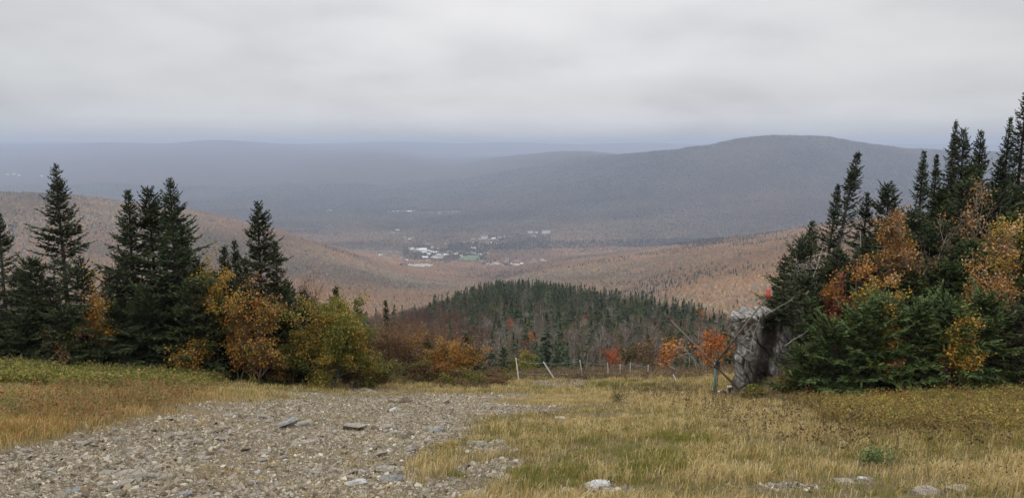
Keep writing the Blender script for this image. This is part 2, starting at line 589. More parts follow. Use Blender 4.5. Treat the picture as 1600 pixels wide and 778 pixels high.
xs = np.arange(-62, 62.01, .22); ys = np.arange(-26, 62.3, .22)
gx, gy = np.meshgrid(xs, ys)
gz = land(gx, gy)
stony = gravel_mask(gx.ravel(), gy.ravel(), gz.ravel())
gz = gz + (.05 * fbm(gx * 2.2, gy * 2.2, 51, 3) + .03 * fbm(gx * 6, gy * 6, 52, 2)) * (.3 + .7 * stony.reshape(gz.shape))
tag(mesh_obj('ground', np.stack([gx.ravel(), gy.ravel(), gz.ravel()], 1), [grid_faces(len(xs), len(ys))], ground_material(), attrs={'stony': stony}, smooth=True), kind='structure')


def hill_material():
    """woodland floor; beyond the last single crowns the canopy itself is the surface"""
    m = bpy.data.materials.new('autumn woodland')
    m.use_nodes = True
    k = NT(m.node_tree)
    b = m.node_tree.nodes['Principled BSDF']
    tc = k.n('ShaderNodeTexCoord')
    P = tc.outputs['Object']
    def noise(s, d=5.0, r=.6):
        n = k.n('ShaderNodeTexNoise', i_Scale=s, i_Detail=d, i_Roughness=r); k.l(P, n.inputs['Vector']); return n.outputs[0]
    big, mid, fine = noise(.0016, 6, .62), noise(.009, 6, .65), noise(.05, 4, .7)
    vor = k.n('ShaderNodeTexVoronoi', i_Scale=.055); k.l(P, vor.inputs['Vector'])
    sp = k.n('ShaderNodeSeparateColor'); k.l(vor.outputs['Color'], sp.inputs[0])
    f = k.math('ADD', k.math('MULTIPLY', mid, .5), k.math('MULTIPLY', k.math('ADD', fine, k.math('MULTIPLY', sp.outputs[0], .6)), .45))
    leaf = k.ramp(f, [(.40, (.028, .028, .026)), (.55, (.060, .046, .036)), (.68, (.095, .062, .044)), (.85, (.13, .09, .06))])
    con = k.ramp(k.math('ADD', k.math('MULTIPLY', big, .7), k.math('MULTIPLY', mid, .45)), [(.60, (0, 0, 0)), (.70, (1, 1, 1))])
    c = k.mix(k.math('MULTIPLY', con, .75), leaf, (.035, .05, .038))
    k.l(c, b.inputs['Base Color'])
    b.inputs['Roughness'].default_value = 1.0
    b.inputs['Specular IOR Level'].default_value = 0.0
    bp = k.n('ShaderNodeBump', i_Strength=1.0, i_Distance=9.0)
    k.l(k.math('ADD', fine, k.math('MULTIPLY', vor.outputs['Distance'], -.02)), bp.inputs['Height']); k.l(bp.outputs[0], b.inputs['Normal'])
    return m


HILL = hill_material()


def brow_material():
    m = bpy.data.materials.new('leaf litter and brush')
    m.use_nodes = True
    k = NT(m.node_tree)
    b = m.node_tree.nodes['Principled BSDF']
    tc = k.n('ShaderNodeTexCoord')
    n1 = k.n('ShaderNodeTexNoise', i_Scale=.9, i_Detail=8.0, i_Roughness=.7); k.l(tc.outputs['Object'], n1.inputs['Vector'])
    k.l(k.ramp(n1.outputs[0], [(.3, (.035, .030, .022)), (.5, (.075, .058, .040)), (.7, (.13, .10, .065))]), b.inputs['Base Color'])
    b.inputs['Roughness'].default_value = 1.0
    bp = k.n('ShaderNodeBump', i_Strength=1.0, i_Distance=.4); k.l(n1.outputs[0], bp.inputs['Height']); k.l(bp.outputs[0], b.inputs['Normal'])
    return m


BROW = brow_material()


def fan(name, y0, y1, n, nu=520, drop=0.0, mat=None):
    us = np.linspace(-1.35, 1.35, nu)
    yy = np.geomspace(y0, y1, n)
    U, Y = np.meshgrid(us, yy)
    X = U * Y
    Z = land(X, Y) - drop
    return tag(mesh_obj(name, np.stack([X.ravel(), Y.ravel(), Z.ravel()], 1), [grid_faces(nu, n)], mat or HILL, smooth=True), kind='structure')


Y_SPLIT = np.geomspace(60.5, 26000, 560)
fan('hillside', 60.5, float(Y_SPLIT[180]), 181, drop=.06, mat=BROW)
fan('hills', float(Y_SPLIT[180]), 26000, 380, drop=.06)


# ------------------------------------------------------------------ haze over the valley
def build_haze():
    x, y0, y1, z0, z1 = 36500, -300, 27500, -640, 118
    V = np.array([(sx, sy, sz) for sz in (z0, z1) for sy in (y0, y1) for sx in (-x, x)], float)
    F = np.array([[0, 2, 3, 1], [4, 5, 7, 6], [0, 1, 5, 4], [2, 6, 7, 3], [0, 4, 6, 2], [1, 3, 7, 5]])
    m = bpy.data.materials.new('valley haze')
    m.use_nodes = True
    m.node_tree.nodes.clear()
    k = NT(m.node_tree)
    pv = k.n('ShaderNodeVolumePrincipled')
    pv.inputs['Color'].default_value = (.585, .675, .88, 1)
    pv.inputs['Density'].default_value = 0.000106
    pv.inputs['Anisotropy'].default_value = 0.0
    out = k.n('ShaderNodeOutputMaterial')
    k.l(pv.outputs[0], out.inputs['Volume'])
    o = mesh_obj('haze', V, [F], m)
    return tag(o, kind='stuff')
build_haze()

# ------------------------------------------------------------------ tree makers
def unit(v):
    return v / (np.linalg.norm(v, axis=-1, keepdims=True) + 1e-9)


def blades(soup, P, D, L, W, N, a, sag=0.0):
    """flat pointed sprays: start P, direction D, length L, width W, side vector N"""
    S = unit(np.cross(D, N))
    L = L[:, None]; W = W[:, None]
    mid = P + D * L * .45
    tip = P + D * L - np.array([0, 0, 1.0]) * sag * L
    V = np.stack([P, mid + S * W * .5, tip, mid - S * W * .5], 1).reshape(-1, 3)
    i = np.arange(len(P))[:, None] * 4
    soup.add(V, np.concatenate([i + [0, 1, 2], i + [0, 2, 3]], 0), None, np.repeat(a, 4))


def conifer_mesh(rng, H, R, clear=0.04, power=.85, thick=1.0, gap=.25, dead=0.0, lean=(0, 0), up=0.0, spacing=.215, twig=.075, wob=.25, wl=(1, 1), needles=True):
    """trunk soup (with limbs) and crown soup of a spruce or fir, base at the origin"""
    tr, cr = Soup(), Soup()
    nz = 12
    zz = np.linspace(0, H, nz)
    bend = np.stack([lean[0] * (zz / H) ** 1.3 + .04 * np.cumsum(rng.normal(0, 1, nz)) * wob, lean[1] * (zz / H) ** 1.3 + .04 * np.cumsum(rng.normal(0, 1, nz)) * wob, zz - .25 * (zz == 0)], 1)
    r0 = .012 * H + .02
    tr.tube(bend, r0 * (1 - zz / H) ** .8 + .008, 7, .35)
    axis = lambda z: np.array([np.interp(z, zz, bend[:, 0]), np.interp(z, zz, bend[:, 1]), z])
    z = H * clear + .1
    az0 = rng.uniform(0, 6.28)
    lop = rng.uniform(0, 6.28)                       # the fuller side
    allP, allD, allL, allW, allN, allA = [], [], [], [], [], []
    while z < H * .985:
        t = z / H
        nb = rng.integers(5, 8) if t < .9 else 4
        Lr = R * ((1 - t) ** power) * (1.0 if t > .22 else .78 + t)
        whorl = rng.uniform(.72, 1.12)
        for b in range(nb):
            az0 += 2.4 + rng.normal(0, .25)
            zb = z + rng.uniform(-.1, .1) * min(1, (1 - t) * 5)
            if zb < .05: continue
            Lb = Lr * whorl * rng.uniform(.56, 1.2) * (1 + .22 * math.cos(az0 - lop)) + .07
            if rng.random() < gap * (1 - t): Lb *= rng.uniform(.25, .65)
            el = math.radians(-14 + up + 62 * t ** 1.5 + rng.normal(0, 7))
            o = axis(zb)
            n = max(3, int(Lb / .16) + 2)
            s = np.linspace(0, 1, n)
            curve = el + np.radians(26) * s * (1 - .6 * t) - np.radians(14) * np.sin(s * 3.14) * (1 - t)
            dr = np.cos(curve) * Lb / (n - 1); dz = np.sin(curve) * Lb / (n - 1)
            rad = np.concatenate([[0], np.cumsum(dr[1:])]); ver = np.concatenate([[0], np.cumsum(dz[1:])])
            aw = az0 + np.cumsum(rng.normal(0, .05, n))
            P = o + np.stack([np.cos(aw) * rad, np.sin(aw) * rad, ver], 1)
            is_dead = rng.random() < dead * (1 - sstep(.35, .75, t))
            tr.tube(P, np.linspace(.006 + .010 * Lb, .004, n), 3, .95 if is_dead else .3, cap=False)
            if is_dead:
                for q in range(int(4 + Lb * 6)):
                    c = rng.uniform(.3, 1); p0 = o + (P[-1] - o) * c
                    d = unit(np.array([math.cos(az0 + rng.choice([-1, 1]) * .8), math.sin(az0 + rng.choice([-1, 1]) * .8), rng.uniform(-.5, .3)]))
                    tr.tube(np.stack([p0, p0 + d * Lb * .2 * rng.uniform(.5, 1.3)]), [.006, .003], 3, .95, cap=False)
                continue
            if not needles: continue
            # side twigs along the branch
            m = max(3, int(Lb * thick / twig))
            st = (np.arange(m) + rng.uniform(0, 1, m)) / m
            st = .12 + .88 * st if Lb > .35 else .02 + .98 * st
            for sd in (-1, 1, 0):
                if sd == 0:
                    sel = rng.random(m) < .55
                    if not sel.any(): continue
                    stt = st[sel]
                else:
                    stt = st
                mm = len(stt)
                B = np.stack([np.interp(stt, s, P[:, i]) for i in range(3)], 1)
                fd = unit(P[-1] - P[0])
                side = np.array([-math.sin(az0), math.cos(az0), 0.0]) * sd
                th = np.radians(rng.normal(48, 12, mm))[:, None]
                if sd == 0:
                    D = unit(fd + np.array([0, 0, .55]) * rng.uniform(.1, 1.2, mm)[:, None] + rng.normal(0, .2, (mm, 3)))
                    Lt = .07 + .10 * rng.random(mm)
                else:
                    D = unit(fd * np.cos(th) + side * np.sin(th) + np.array([0, 0, 1.0]) * rng.normal(-.08, .18, mm)[:, None])
                    Lt = np.clip(.42 * (1 - stt) * Lb + .09, .06, .42) * rng.uniform(.55, 1.25, mm)
                allP.append(B); allD.append(D); allL.append(Lt); allW.append(np.clip(.20 * Lt + .018, .022, .075) * rng.uniform(.8, 1.3, mm))
                allN.append(unit(np.array([0, 0, 1.0]) + rng.normal(0, .45, (mm, 3))))
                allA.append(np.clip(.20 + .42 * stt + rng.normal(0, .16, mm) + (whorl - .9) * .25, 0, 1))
            # the tip itself
            allP.append(P[-1:] - fd * .05); allD.append(fd[None]); allL.append(np.array([.16])); allW.append(np.array([.05])); allN.append(np.array([[0, 0, 1.0]])); allA.append(np.array([.7]))
        z += spacing * rng.uniform(.65, 1.5) * (1.0 if t < .75 else .75) * (.55 + .45 * min(1, Lr / .8))
    # leader
    if needles:
        top = axis(H)
        for q in range(14):
            d = unit(np.array([rng.normal(0, .55), rng.normal(0, .55), 1.0]))
            allP.append((top - np.array([0, 0, .02 + .035 * q]))[None]); allD.append(d[None]); allL.append(np.array([.10 + .006 * q])); allW.append(np.array([.03])); allN.append(unit(rng.normal(0, 1, (1, 3)))); allA.append(np.array([.6]))
        P, D, L, W, N, A = (np.concatenate(q) for q in (allP, allD, allL, allW, allN, allA))
        # second spray hanging under every twig gives depth
        blades(cr, P, D, L, W, N, A, .06)
        k2 = rng.random(len(P)) < .55
        D2 = unit(D[k2] + rng.normal(0, .30, (k2.sum(), 3)))
        blades(cr, P[k2] + D[k2] * (L[k2] * .3)[:, None], D2, L[k2] * .7, W[k2] * .9, unit(np.cross(D2, N[k2]) + rng.normal(0, .2, (k2.sum(), 3))), np.clip(A[k2] - .06, 0, 1))
    return tr, cr


def conifer(base, H, R, label, group=None, name='spruce_tree', cat='spruce', mat='needle', seed=0, **kw):
    rng = np.random.default_rng(1000 + seed)
    root = empty(name, base)
    tag(root, label, cat, group)
    tr, cr = conifer_mesh(rng, H, R, **kw)
    tr.build('trunk', M['bark'] if not kw.get('dead') else M['snagbark'], root)
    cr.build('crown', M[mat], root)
    return root


M['snagbark'] = mat_ramp('bark with dead grey limbs', [(0, (.03, .025, .02)), (.5, (.09, .08, .07)), (.8, (.22, .20, .185)), (1, (.36, .34, .315))], rough=.9)


def grow(rng, tr, p, d, L, r, level, tips, droop=0.0, spread=.6, kids=4, maxlev=3, a=.4, wander=.18):
    n = 5
    P = [p]; dd = d.copy()
    for i in range(n - 1):
        dd = unit(dd + rng.normal(0, wander, 3) + np.array([0, 0, .08 - droop]))
        P.append(P[-1] + dd * L / (n - 1))
    P = np.array(P)
    tr.tube(P, np.linspace(r, r * .45, n), 6 if level == 0 else (4 if level == 1 else 3), a, cap=False)
    if level >= maxlev:
        tips.append((P, L)); return
    nk = kids if level else kids + 2
    for i in range(nk):
        s = rng.uniform(.22 if level == 0 else .15, 1.0)
        q = np.array([np.interp(s * (n - 1), range(n), P[:, c]) for c in range(3)])
        dir0 = unit(P[-1] - P[0])
        rnd = unit(rng.normal(0, 1, 3)); rnd = unit(rnd - dir0 * rnd.dot(dir0))
        nd = unit(dir0 * rng.uniform(.5, 1.0) + rnd * spread * rng.uniform(.7, 1.4) + np.array([0, 0, .15]))
        grow(rng, tr, q, nd, L * rng.uniform(.45, .75), r * .5, level + 1, tips, droop, spread, kids, maxlev, a, wander)
    tips.append((P[-2:], L * .4))


def leafy(base, H, W, label, mats, group=None, name='maple_tree', cat='maple', seed=0, leaf=.085, per=34, stems=1, kids=4, bark='greybark', spread=.75, droop=0.0,
          trunk_frac=.5, patch=0.0, lean=(0, 0), r0=None, maxlev=3, hang=.35, squash=1.0):
    """broadleaf tree or bush: trunk (stems and limbs) and a crown of single leaves gathered in sprays"""
    rng = np.random.default_rng(5000 + seed)
    root = empty(name, base)
    tag(root, label, cat, group)
    tr = Soup(); tips = []
    for i in range(stems):
        d = unit(np.array([lean[0] + rng.normal(0, .25 if stems > 1 else .06), lean[1] + rng.normal(0, .25 if stems > 1 else .06), 1.0]))
        o = np.array([rng.normal(0, .12), rng.normal(0, .12), -.15]) if stems > 1 else np.array([0, 0, -.2])
        grow(rng, tr, o, d, H * trunk_frac * rng.uniform(.8, 1.1), r0 or (.012 * H + .015), 0, tips, droop, spread, kids, maxlev, .45)
    allp = np.concatenate([t[0] for t in tips])
    top, wid = allp[:, 2].max(), np.percentile(np.hypot(allp[:, 0], allp[:, 1]), 92)
    sz, sw = H / max(top, .1), (W / 2) / max(wid, .1)
    sc = np.array([sw, sw, sz])
    tr.v = [v * sc for v in tr.v]
    tr.build('trunk', M[bark], root)
    if per:
        cr = Soup()
        P, A = [], []
        for pts, L in tips:
            pts = pts * sc
            if patch and rng.random() < patch: continue
            c = pts[rng.integers(1, len(pts))] if len(pts) > 2 else pts[-1]
            k = rng.poisson(per)
            if not k: continue
            s = rng.uniform(0, 1, k)
            seg = np.array([np.interp(s * (len(pts) - 1), range(len(pts)), pts[:, i]) for i in range(3)]).T
            spreadv = np.array([1, 1, .55]) * (.10 + .10 * min(1.0, L))
            q = seg + rng.normal(0, 1, (k, 3)) * spreadv
            tone = np.clip(rng.normal(.5, .16) + rng.normal(0, .13, k), 0, 1)
            P.append(q); A.append(tone)
        if P:
            P = np.concatenate(P); A = np.concatenate(A)
            k = len(P)
            D = unit(rng.normal(0, 1, (k, 3)) + np.array([0, 0, -hang]))
            N = unit(rng.normal(0, .7, (k, 3)) + np.array([0, 0, 1.0]))
            Lf = leaf * rng.uniform(.7, 1.35, k)
            blades(cr, P, D, Lf, Lf * .72, N, A, .05)
            if isinstance(mats, str):
                cr.build('crown', M[mats], root)
            else:
                o = cr.build('crown', [M[x] for x in mats], root)
                # leaf colours gather by branch and height
                cen = P
                f = fbm(cen[:, 0] * 1.1 + seed, cen[:, 2] * 1.1 + cen[:, 1], 77 + seed, 3) + rng.normal(0, .07, k)
                mi = np.clip(((f + .22) / .44 * len(mats)).astype(int), 0, len(mats) - 1).astype(np.int32)
                o.data.polygons.foreach_set('material_index', np.concatenate([mi, mi]))
    return root


def footing(px, y, py=560):
    """point on the ground at level distance y under pixel column px"""
    u = float(ray(px, py)[0])
    x = u * y
    return np.array([x, y, land1(x, y)])


def P3(px, py, y):
    return p2w(px, py, y)


def height_to(base, px, py):
    return float(p2w(px, py, base[1])[2] - base[2])


# ------------------------------------------------------------------ spruces and broadleaves on the left
GL = 'conifers along the left edge of the run'
LEFT = [
    # px base, px top, py top, y, R, label, kw
    (14, 18, 333, 35.0, 1.25, 'dark spruce with bare grey lower limbs, at the very left end of the tree row', dict(dead=.6, gap=.4)),
    (112, 110, 256, 35.5, 1.42, 'tall ragged spruce with an open lower crown of bare limbs, standing over dense low firs', dict(dead=.62, gap=.6, power=.72, clear=.1, thick=1.05)),
    (68, 66, 408, 34.0, 1.7, 'low dense spruce left of the tall ragged spruce', dict(power=.6, thick=1.1)),
    (140, 138, 404, 33.5, 1.5, 'low dense spruce at the foot of the tall ragged spruce, on its right', dict(power=.6, mat='needle')),
    (212, 217, 297, 34.5, 1.55, 'slim dark spruce, left of the three clumped spires', dict(gap=.3)),
    (250, 250, 296, 35.2, 1.45, 'blunt topped dark spruce, middle of the three clumped spires', dict(power=.55)),
    (284, 280, 279, 34.2, 1.9, 'tall fine spired dark spruce with wide skirts, right of the three clumped spires', dict(gap=.25, thick=1.05)),
    (352, 348, 384, 34.6, 1.25, 'short leaning spruce in front of yellow leaves, right of the three spire clump', dict(lean=(.25, 0), gap=.4)),
    (376, 376, 374, 37.0, .85, 'small thin spruce spire behind the golden birch', dict()),
    (410, 411, 314, 35.5, 1.22, 'tall narrow spruce with a full dense crown, standing alone above the golden birch', dict(power=.62, thick=1.15, gap=.15)),
    (440, 438, 378, 34.8, 1.25, 'medium dark spruce leaning on the right flank of the tall narrow spruce', dict(gap=.25)),
    (528, 527, 449, 42.0, 1.1, 'dark spruce top showing above the yellow green bush', dict()),
    (478, 480, 470, 37.5, 1.3, 'squat dark spruce between the golden birch and the yellow green bush', dict(power=.6)),
    (560, 558, 468, 47.0, 1.0, 'slender dim spruce behind the right end of the yellow green bush', dict(gap=.5)),
]
for i, (pb, pt, py, y, R, lab, kw) in enumerate(LEFT):
    b = footing(pb, y)
    H = height_to(b, pt, py)
    k = dict(kw)
    k.setdefault('thick', 1.0)
    mat = k.pop('mat', 'needle')
    ln = k.pop('lean', ((pt - pb) / FPX * y, 0))
    conifer(b, H, R * 1.68, lab, GL, seed=i, mat=mat, lean=ln, **k)

# low dark firs that close the foot of the row
LOW = [(-14, 33.2, 455, 1.5, 'broad low fir with drooping boughs at the left frame edge'), (36, 32.8, 500, 1.3, 'knee high dark fir under the leftmost spruce'), (100, 32.6, 490, 1.4, 'bushy dark fir in front of the tall ragged spruce'),
       (182, 32.8, 478, 1.3, 'bushy dark fir left of the three spire clump'), (235, 32.8, 450, 1.5, 'dense fir at the foot of the slim left spire'), (305, 32.9, 440, 1.6, 'dense fir with wide boughs under the fine spire spruce'),
       (340, 33.1, 480, 1.3, 'low dark fir left of the golden birch'), (392, 34.2, 470, 1.2, 'dark fir half hidden behind the golden birch'), (440, 34.0, 486, 1.3, 'dark fir between golden birch and yellow green bush')]
for i, (pb, y, py, R, lab) in enumerate(LOW):
    b = footing(pb, y)
    conifer(b, height_to(b, pb, py), R * 1.4, lab, GL, name='fir_tree', cat='fir', seed=60 + i, power=.5, thick=1.1, gap=.2, clear=.0, up=4)

rl = np.random.default_rng(505)
for q in range(16):
    px = -40 + q * 32 + rl.uniform(-10, 10)
    yy = rl.uniform(36.5, 38.5)
    b = footing(px, yy)
    conifer(b, height_to(b, px, rl.uniform(468, 515)), rl.uniform(1.8, 2.4), 'low dark spruce filling the gaps behind the front trees of the left row', 'low spruces behind the left row', seed=700 + q, power=.5, gap=.2, clear=.0)

for q, (px, pt, R) in enumerate([(44, 425, 1.9), (90, 440, 1.9), (178, 420, 1.8), (200, 395, 1.7), (318, 405, 1.8), (350, 430, 1.6), (388, 405, 1.6), (455, 440, 1.7), (478, 455, 1.5), (296, 350, 1.9)]):
    yy = 36.2 + .25 * (q % 4)
    b = footing(px, yy)
    conifer(b, height_to(b, px, pt), R, 'mid height dark spruce crowded between the taller spires of the left row', 'mid height spruces inside the left row', seed=740 + q, power=.6, gap=.25, clear=.0)

for q in range(9):
    px = -60 - q * 42
    yy = rl.uniform(33.5, 37)
    b = footing(px, yy)
    conifer(b, height_to(b, px, rl.uniform(300, 430)), rl.uniform(1.8, 2.3), 'dark spruce of the row running on past the left frame edge', 'spruces running on past the left frame edge', seed=770 + q, power=.65, gap=.3, clear=.0)

GD = 'autumn broadleaf trees beside the left spruces'
LEAFY_L = [
    (163, 400, 33.6, 1.5, 'golden', ('gold', 'gold', 'orange'), 'golden birch glowing between the tall ragged spruce and the three spire clump', dict(per=26, patch=.25)),
    (150, 462, 32.7, 1.5, 'orange', ('orange', 'orange', 'gold'), 'small orange maple low between the dark spruces at left', dict(per=34, patch=.3)),
    (122, 490, 32.6, 1.9, 'brown', ('brown', 'brown', 'orange', 'yellowgreen'), 'thin brownish bush in front of the low firs at left', dict(per=9, patch=.35, stems=3)),
    (328, 390, 33.1, 2.2, 'gold', ('gold', 'gold', 'yellowgreen'), 'yellow leaved birch behind the wide skirted spruce', dict(per=42)),
    (403, 428, 32.4, 2.3, 'orange', ('gold', 'orange', 'brown', 'yellowgreen', 'orange'), 'golden orange birch in front of the tall narrow spruce', dict(per=46, patch=.2, stems=2, hang=.8, bark='twig')),
    (372, 470, 32.6, 1.4, 'orange', ('orange', 'brown', 'gold'), 'small orange bush left of the golden orange birch', dict(bark='twig', per=14, patch=.35, stems=2)),
    (512, 452, 35.0, 3.6, 'yg', ('yellowgreen', 'yellowgreen', 'gold', 'yellowgreen'), 'broad yellow green willow bush at the right end of the spruce row', dict(per=62, stems=5, trunk_frac=.62)),
    (556, 500, 36.5, 1.8, 'yg', ('yellowgreen', 'yellowgreen', 'brown'), 'narrow yellow green bush right of the broad willow bush', dict(per=40, stems=4)),
    (452, 505, 33.6, 1.5, 'yg', ('yellowgreen', 'brown', 'gold'), 'small ochre bush tucked between the golden orange birch and the willow bush', dict(per=20, stems=4, bark='twig')),
    (572, 540, 37.5, 2.2, 'yg', ('yellowgreen', 'brown', 'yellowgreen'), 'dull olive bush stepping down right of the narrow yellow green bush', dict(per=24, stems=4, bark='twig')),
    (288, 530, 32.2, 1.2, 'o', ('brown', 'orange', 'gold'), 'wispy rust bush in front of the wide skirted spruce', dict(per=8, stems=3, patch=.3, bark='twig')),
    (478, 418, 42.0, 2.4, 'brown', ('brown', 'orange'), 'nearly bare brown birch behind the yellow green bush', dict(per=8, stems=4, bark='twig')),
]
for i, (px, py, y, W, _, mats, lab, kw) in enumerate(LEAFY_L):
    b = footing(px, y)
    bush = 'bush' in lab
    leafy(b, height_to(b, px, py), W, lab, mats, GD, name='shrub' if bush else ('maple_tree' if 'maple' in lab else 'birch_tree'), cat='bush' if bush else ('maple' if 'maple' in lab else 'birch'), seed=i, leaf=.085, **kw)

# ------------------------------------------------------------------ scrub and trees at the brink, middle
GM = 'scrub and small trees at the brink of the run'
MID = [
    (598, 488, 44.0, 4.2, ('brown', 'brown', 'twig'), 'wide rusty brown birch with pale forked stem, left of the bare thickets', dict(per=17, stems=4, bark='twig', r0=.035)),
    (628, 500, 47.0, 2.4, ('gold', 'orange', 'brown'), 'small birch with a few gold leaves behind the rusty birch', dict(per=7, stems=2, bark='twig')),
    (655, 492, 56.0, 4.0, ('brown',), 'reddish bare thicket of upright twigs right of the rusty birch', dict(per=7, stems=6, bark='twig')),
    (700, 498, 62.0, 4.5, ('brown',), 'purplish bare thicket of upright twigs behind the orange maple bush', dict(per=6, stems=6, bark='twig')),
    (684, 522, 45.5, 1.9, ('orange', 'gold', 'brown'), 'thin golden maple left of the round orange maple bush', dict(per=13, stems=2)),
    (716, 530, 44.6, 2.9, ('orange', 'orange', 'gold', 'brown'), 'round orange maple bush at the brink left of the fence', dict(per=26, stems=4)),
    (688, 566, 43.6, 1.7, ('brown', 'orange'), 'low rusty bush under the thin golden maple', dict(per=18, stems=3)),
    (662, 560, 43.2, 1.6, ('brown', 'brown', 'yellowgreen'), 'low dull brown bush left of the thin golden maple', dict(per=14, stems=3)),
    (733, 576, 42.6, 2.0, ('yellowgreen', 'brown'), 'olive brown heath bush in front of the round orange maple bush', dict(per=9, stems=6, bark='twig')),
    (765, 572, 44.5, 2.4, ('yellowgreen', 'brown', 'brown'), 'brown heath bush beside the gravel track end', dict(per=8, stems=6, bark='twig')),
    (700, 588, 41.5, 1.8, ('brown', 'yellowgreen'), 'short brown heath bush left of the olive one', dict(per=7, stems=6, bark='twig')),
    (752, 590, 43.0, 1.9, ('brown',), 'dark brown heath tussock at the grass edge', dict(per=6, stems=6, bark='twig')),
    (775, 588, 47.0, 1.9, ('brown', 'yellowgreen'), 'heath bush left of the first fence post', dict(per=6, stems=6, bark='twig')),
    (812, 548, 62.0, 2.2, ('yellowgreen', 'gold'), 'pale yellow green sapling just behind the first fence post', dict(per=26, stems=2)),
    (822, 566, 60.0, 1.6, ('yellowgreen',), 'low bright green bush behind the first fence post', dict(per=22, stems=3)),
]
for i, (px, py, y, W, mats, lab, kw) in enumerate(MID):
    b = footing(px, y)
    kind = 'birch' if 'birch' in lab else ('thicket' if 'thicket' in lab else ('maple' if 'golden maple' in lab else ('sapling' if 'sapling' in lab else 'bush')))
    nm = {'birch': 'birch_tree', 'maple': 'maple_tree', 'sapling': 'sapling', 'thicket': 'thicket'}.get(kind, 'shrub')
    leafy(b, max(height_to(b, px, py), .5), W, lab, tuple(m for m in mats if m != 'twig'), GM, name=nm, cat=kind, seed=40 + i, leaf=.085 if y < 50 else .11, **{**dict(kids=4), **kw})
for i, (px, py, y, R, lab) in enumerate([(640, 545, 44.5, 1.25, 'small green fir low between the rusty birch and the brown bush'), (668, 535, 47.5, 1.2, 'dark fir behind the thin golden maple'), (748, 545, 46.5, 1.2, 'dark spreading fir right of the round orange maple bush'),
                                          (725, 522, 49.5, 1.2, 'dark fir top behind the round orange maple bush'), (605, 470, 60.0, .8, 'lone slim spruce behind the rusty birch'), (788, 545, 60.0, 1.3, 'dark fir behind the heath left of the first fence post')]):
    b = footing(px, y)
    conifer(b, height_to(b, px, py), R, lab, GM, name='fir_tree' if 'fir' in lab else 'spruce_tree', cat='fir' if 'fir' in lab else 'spruce', seed=90 + i, power=.6, clear=0)
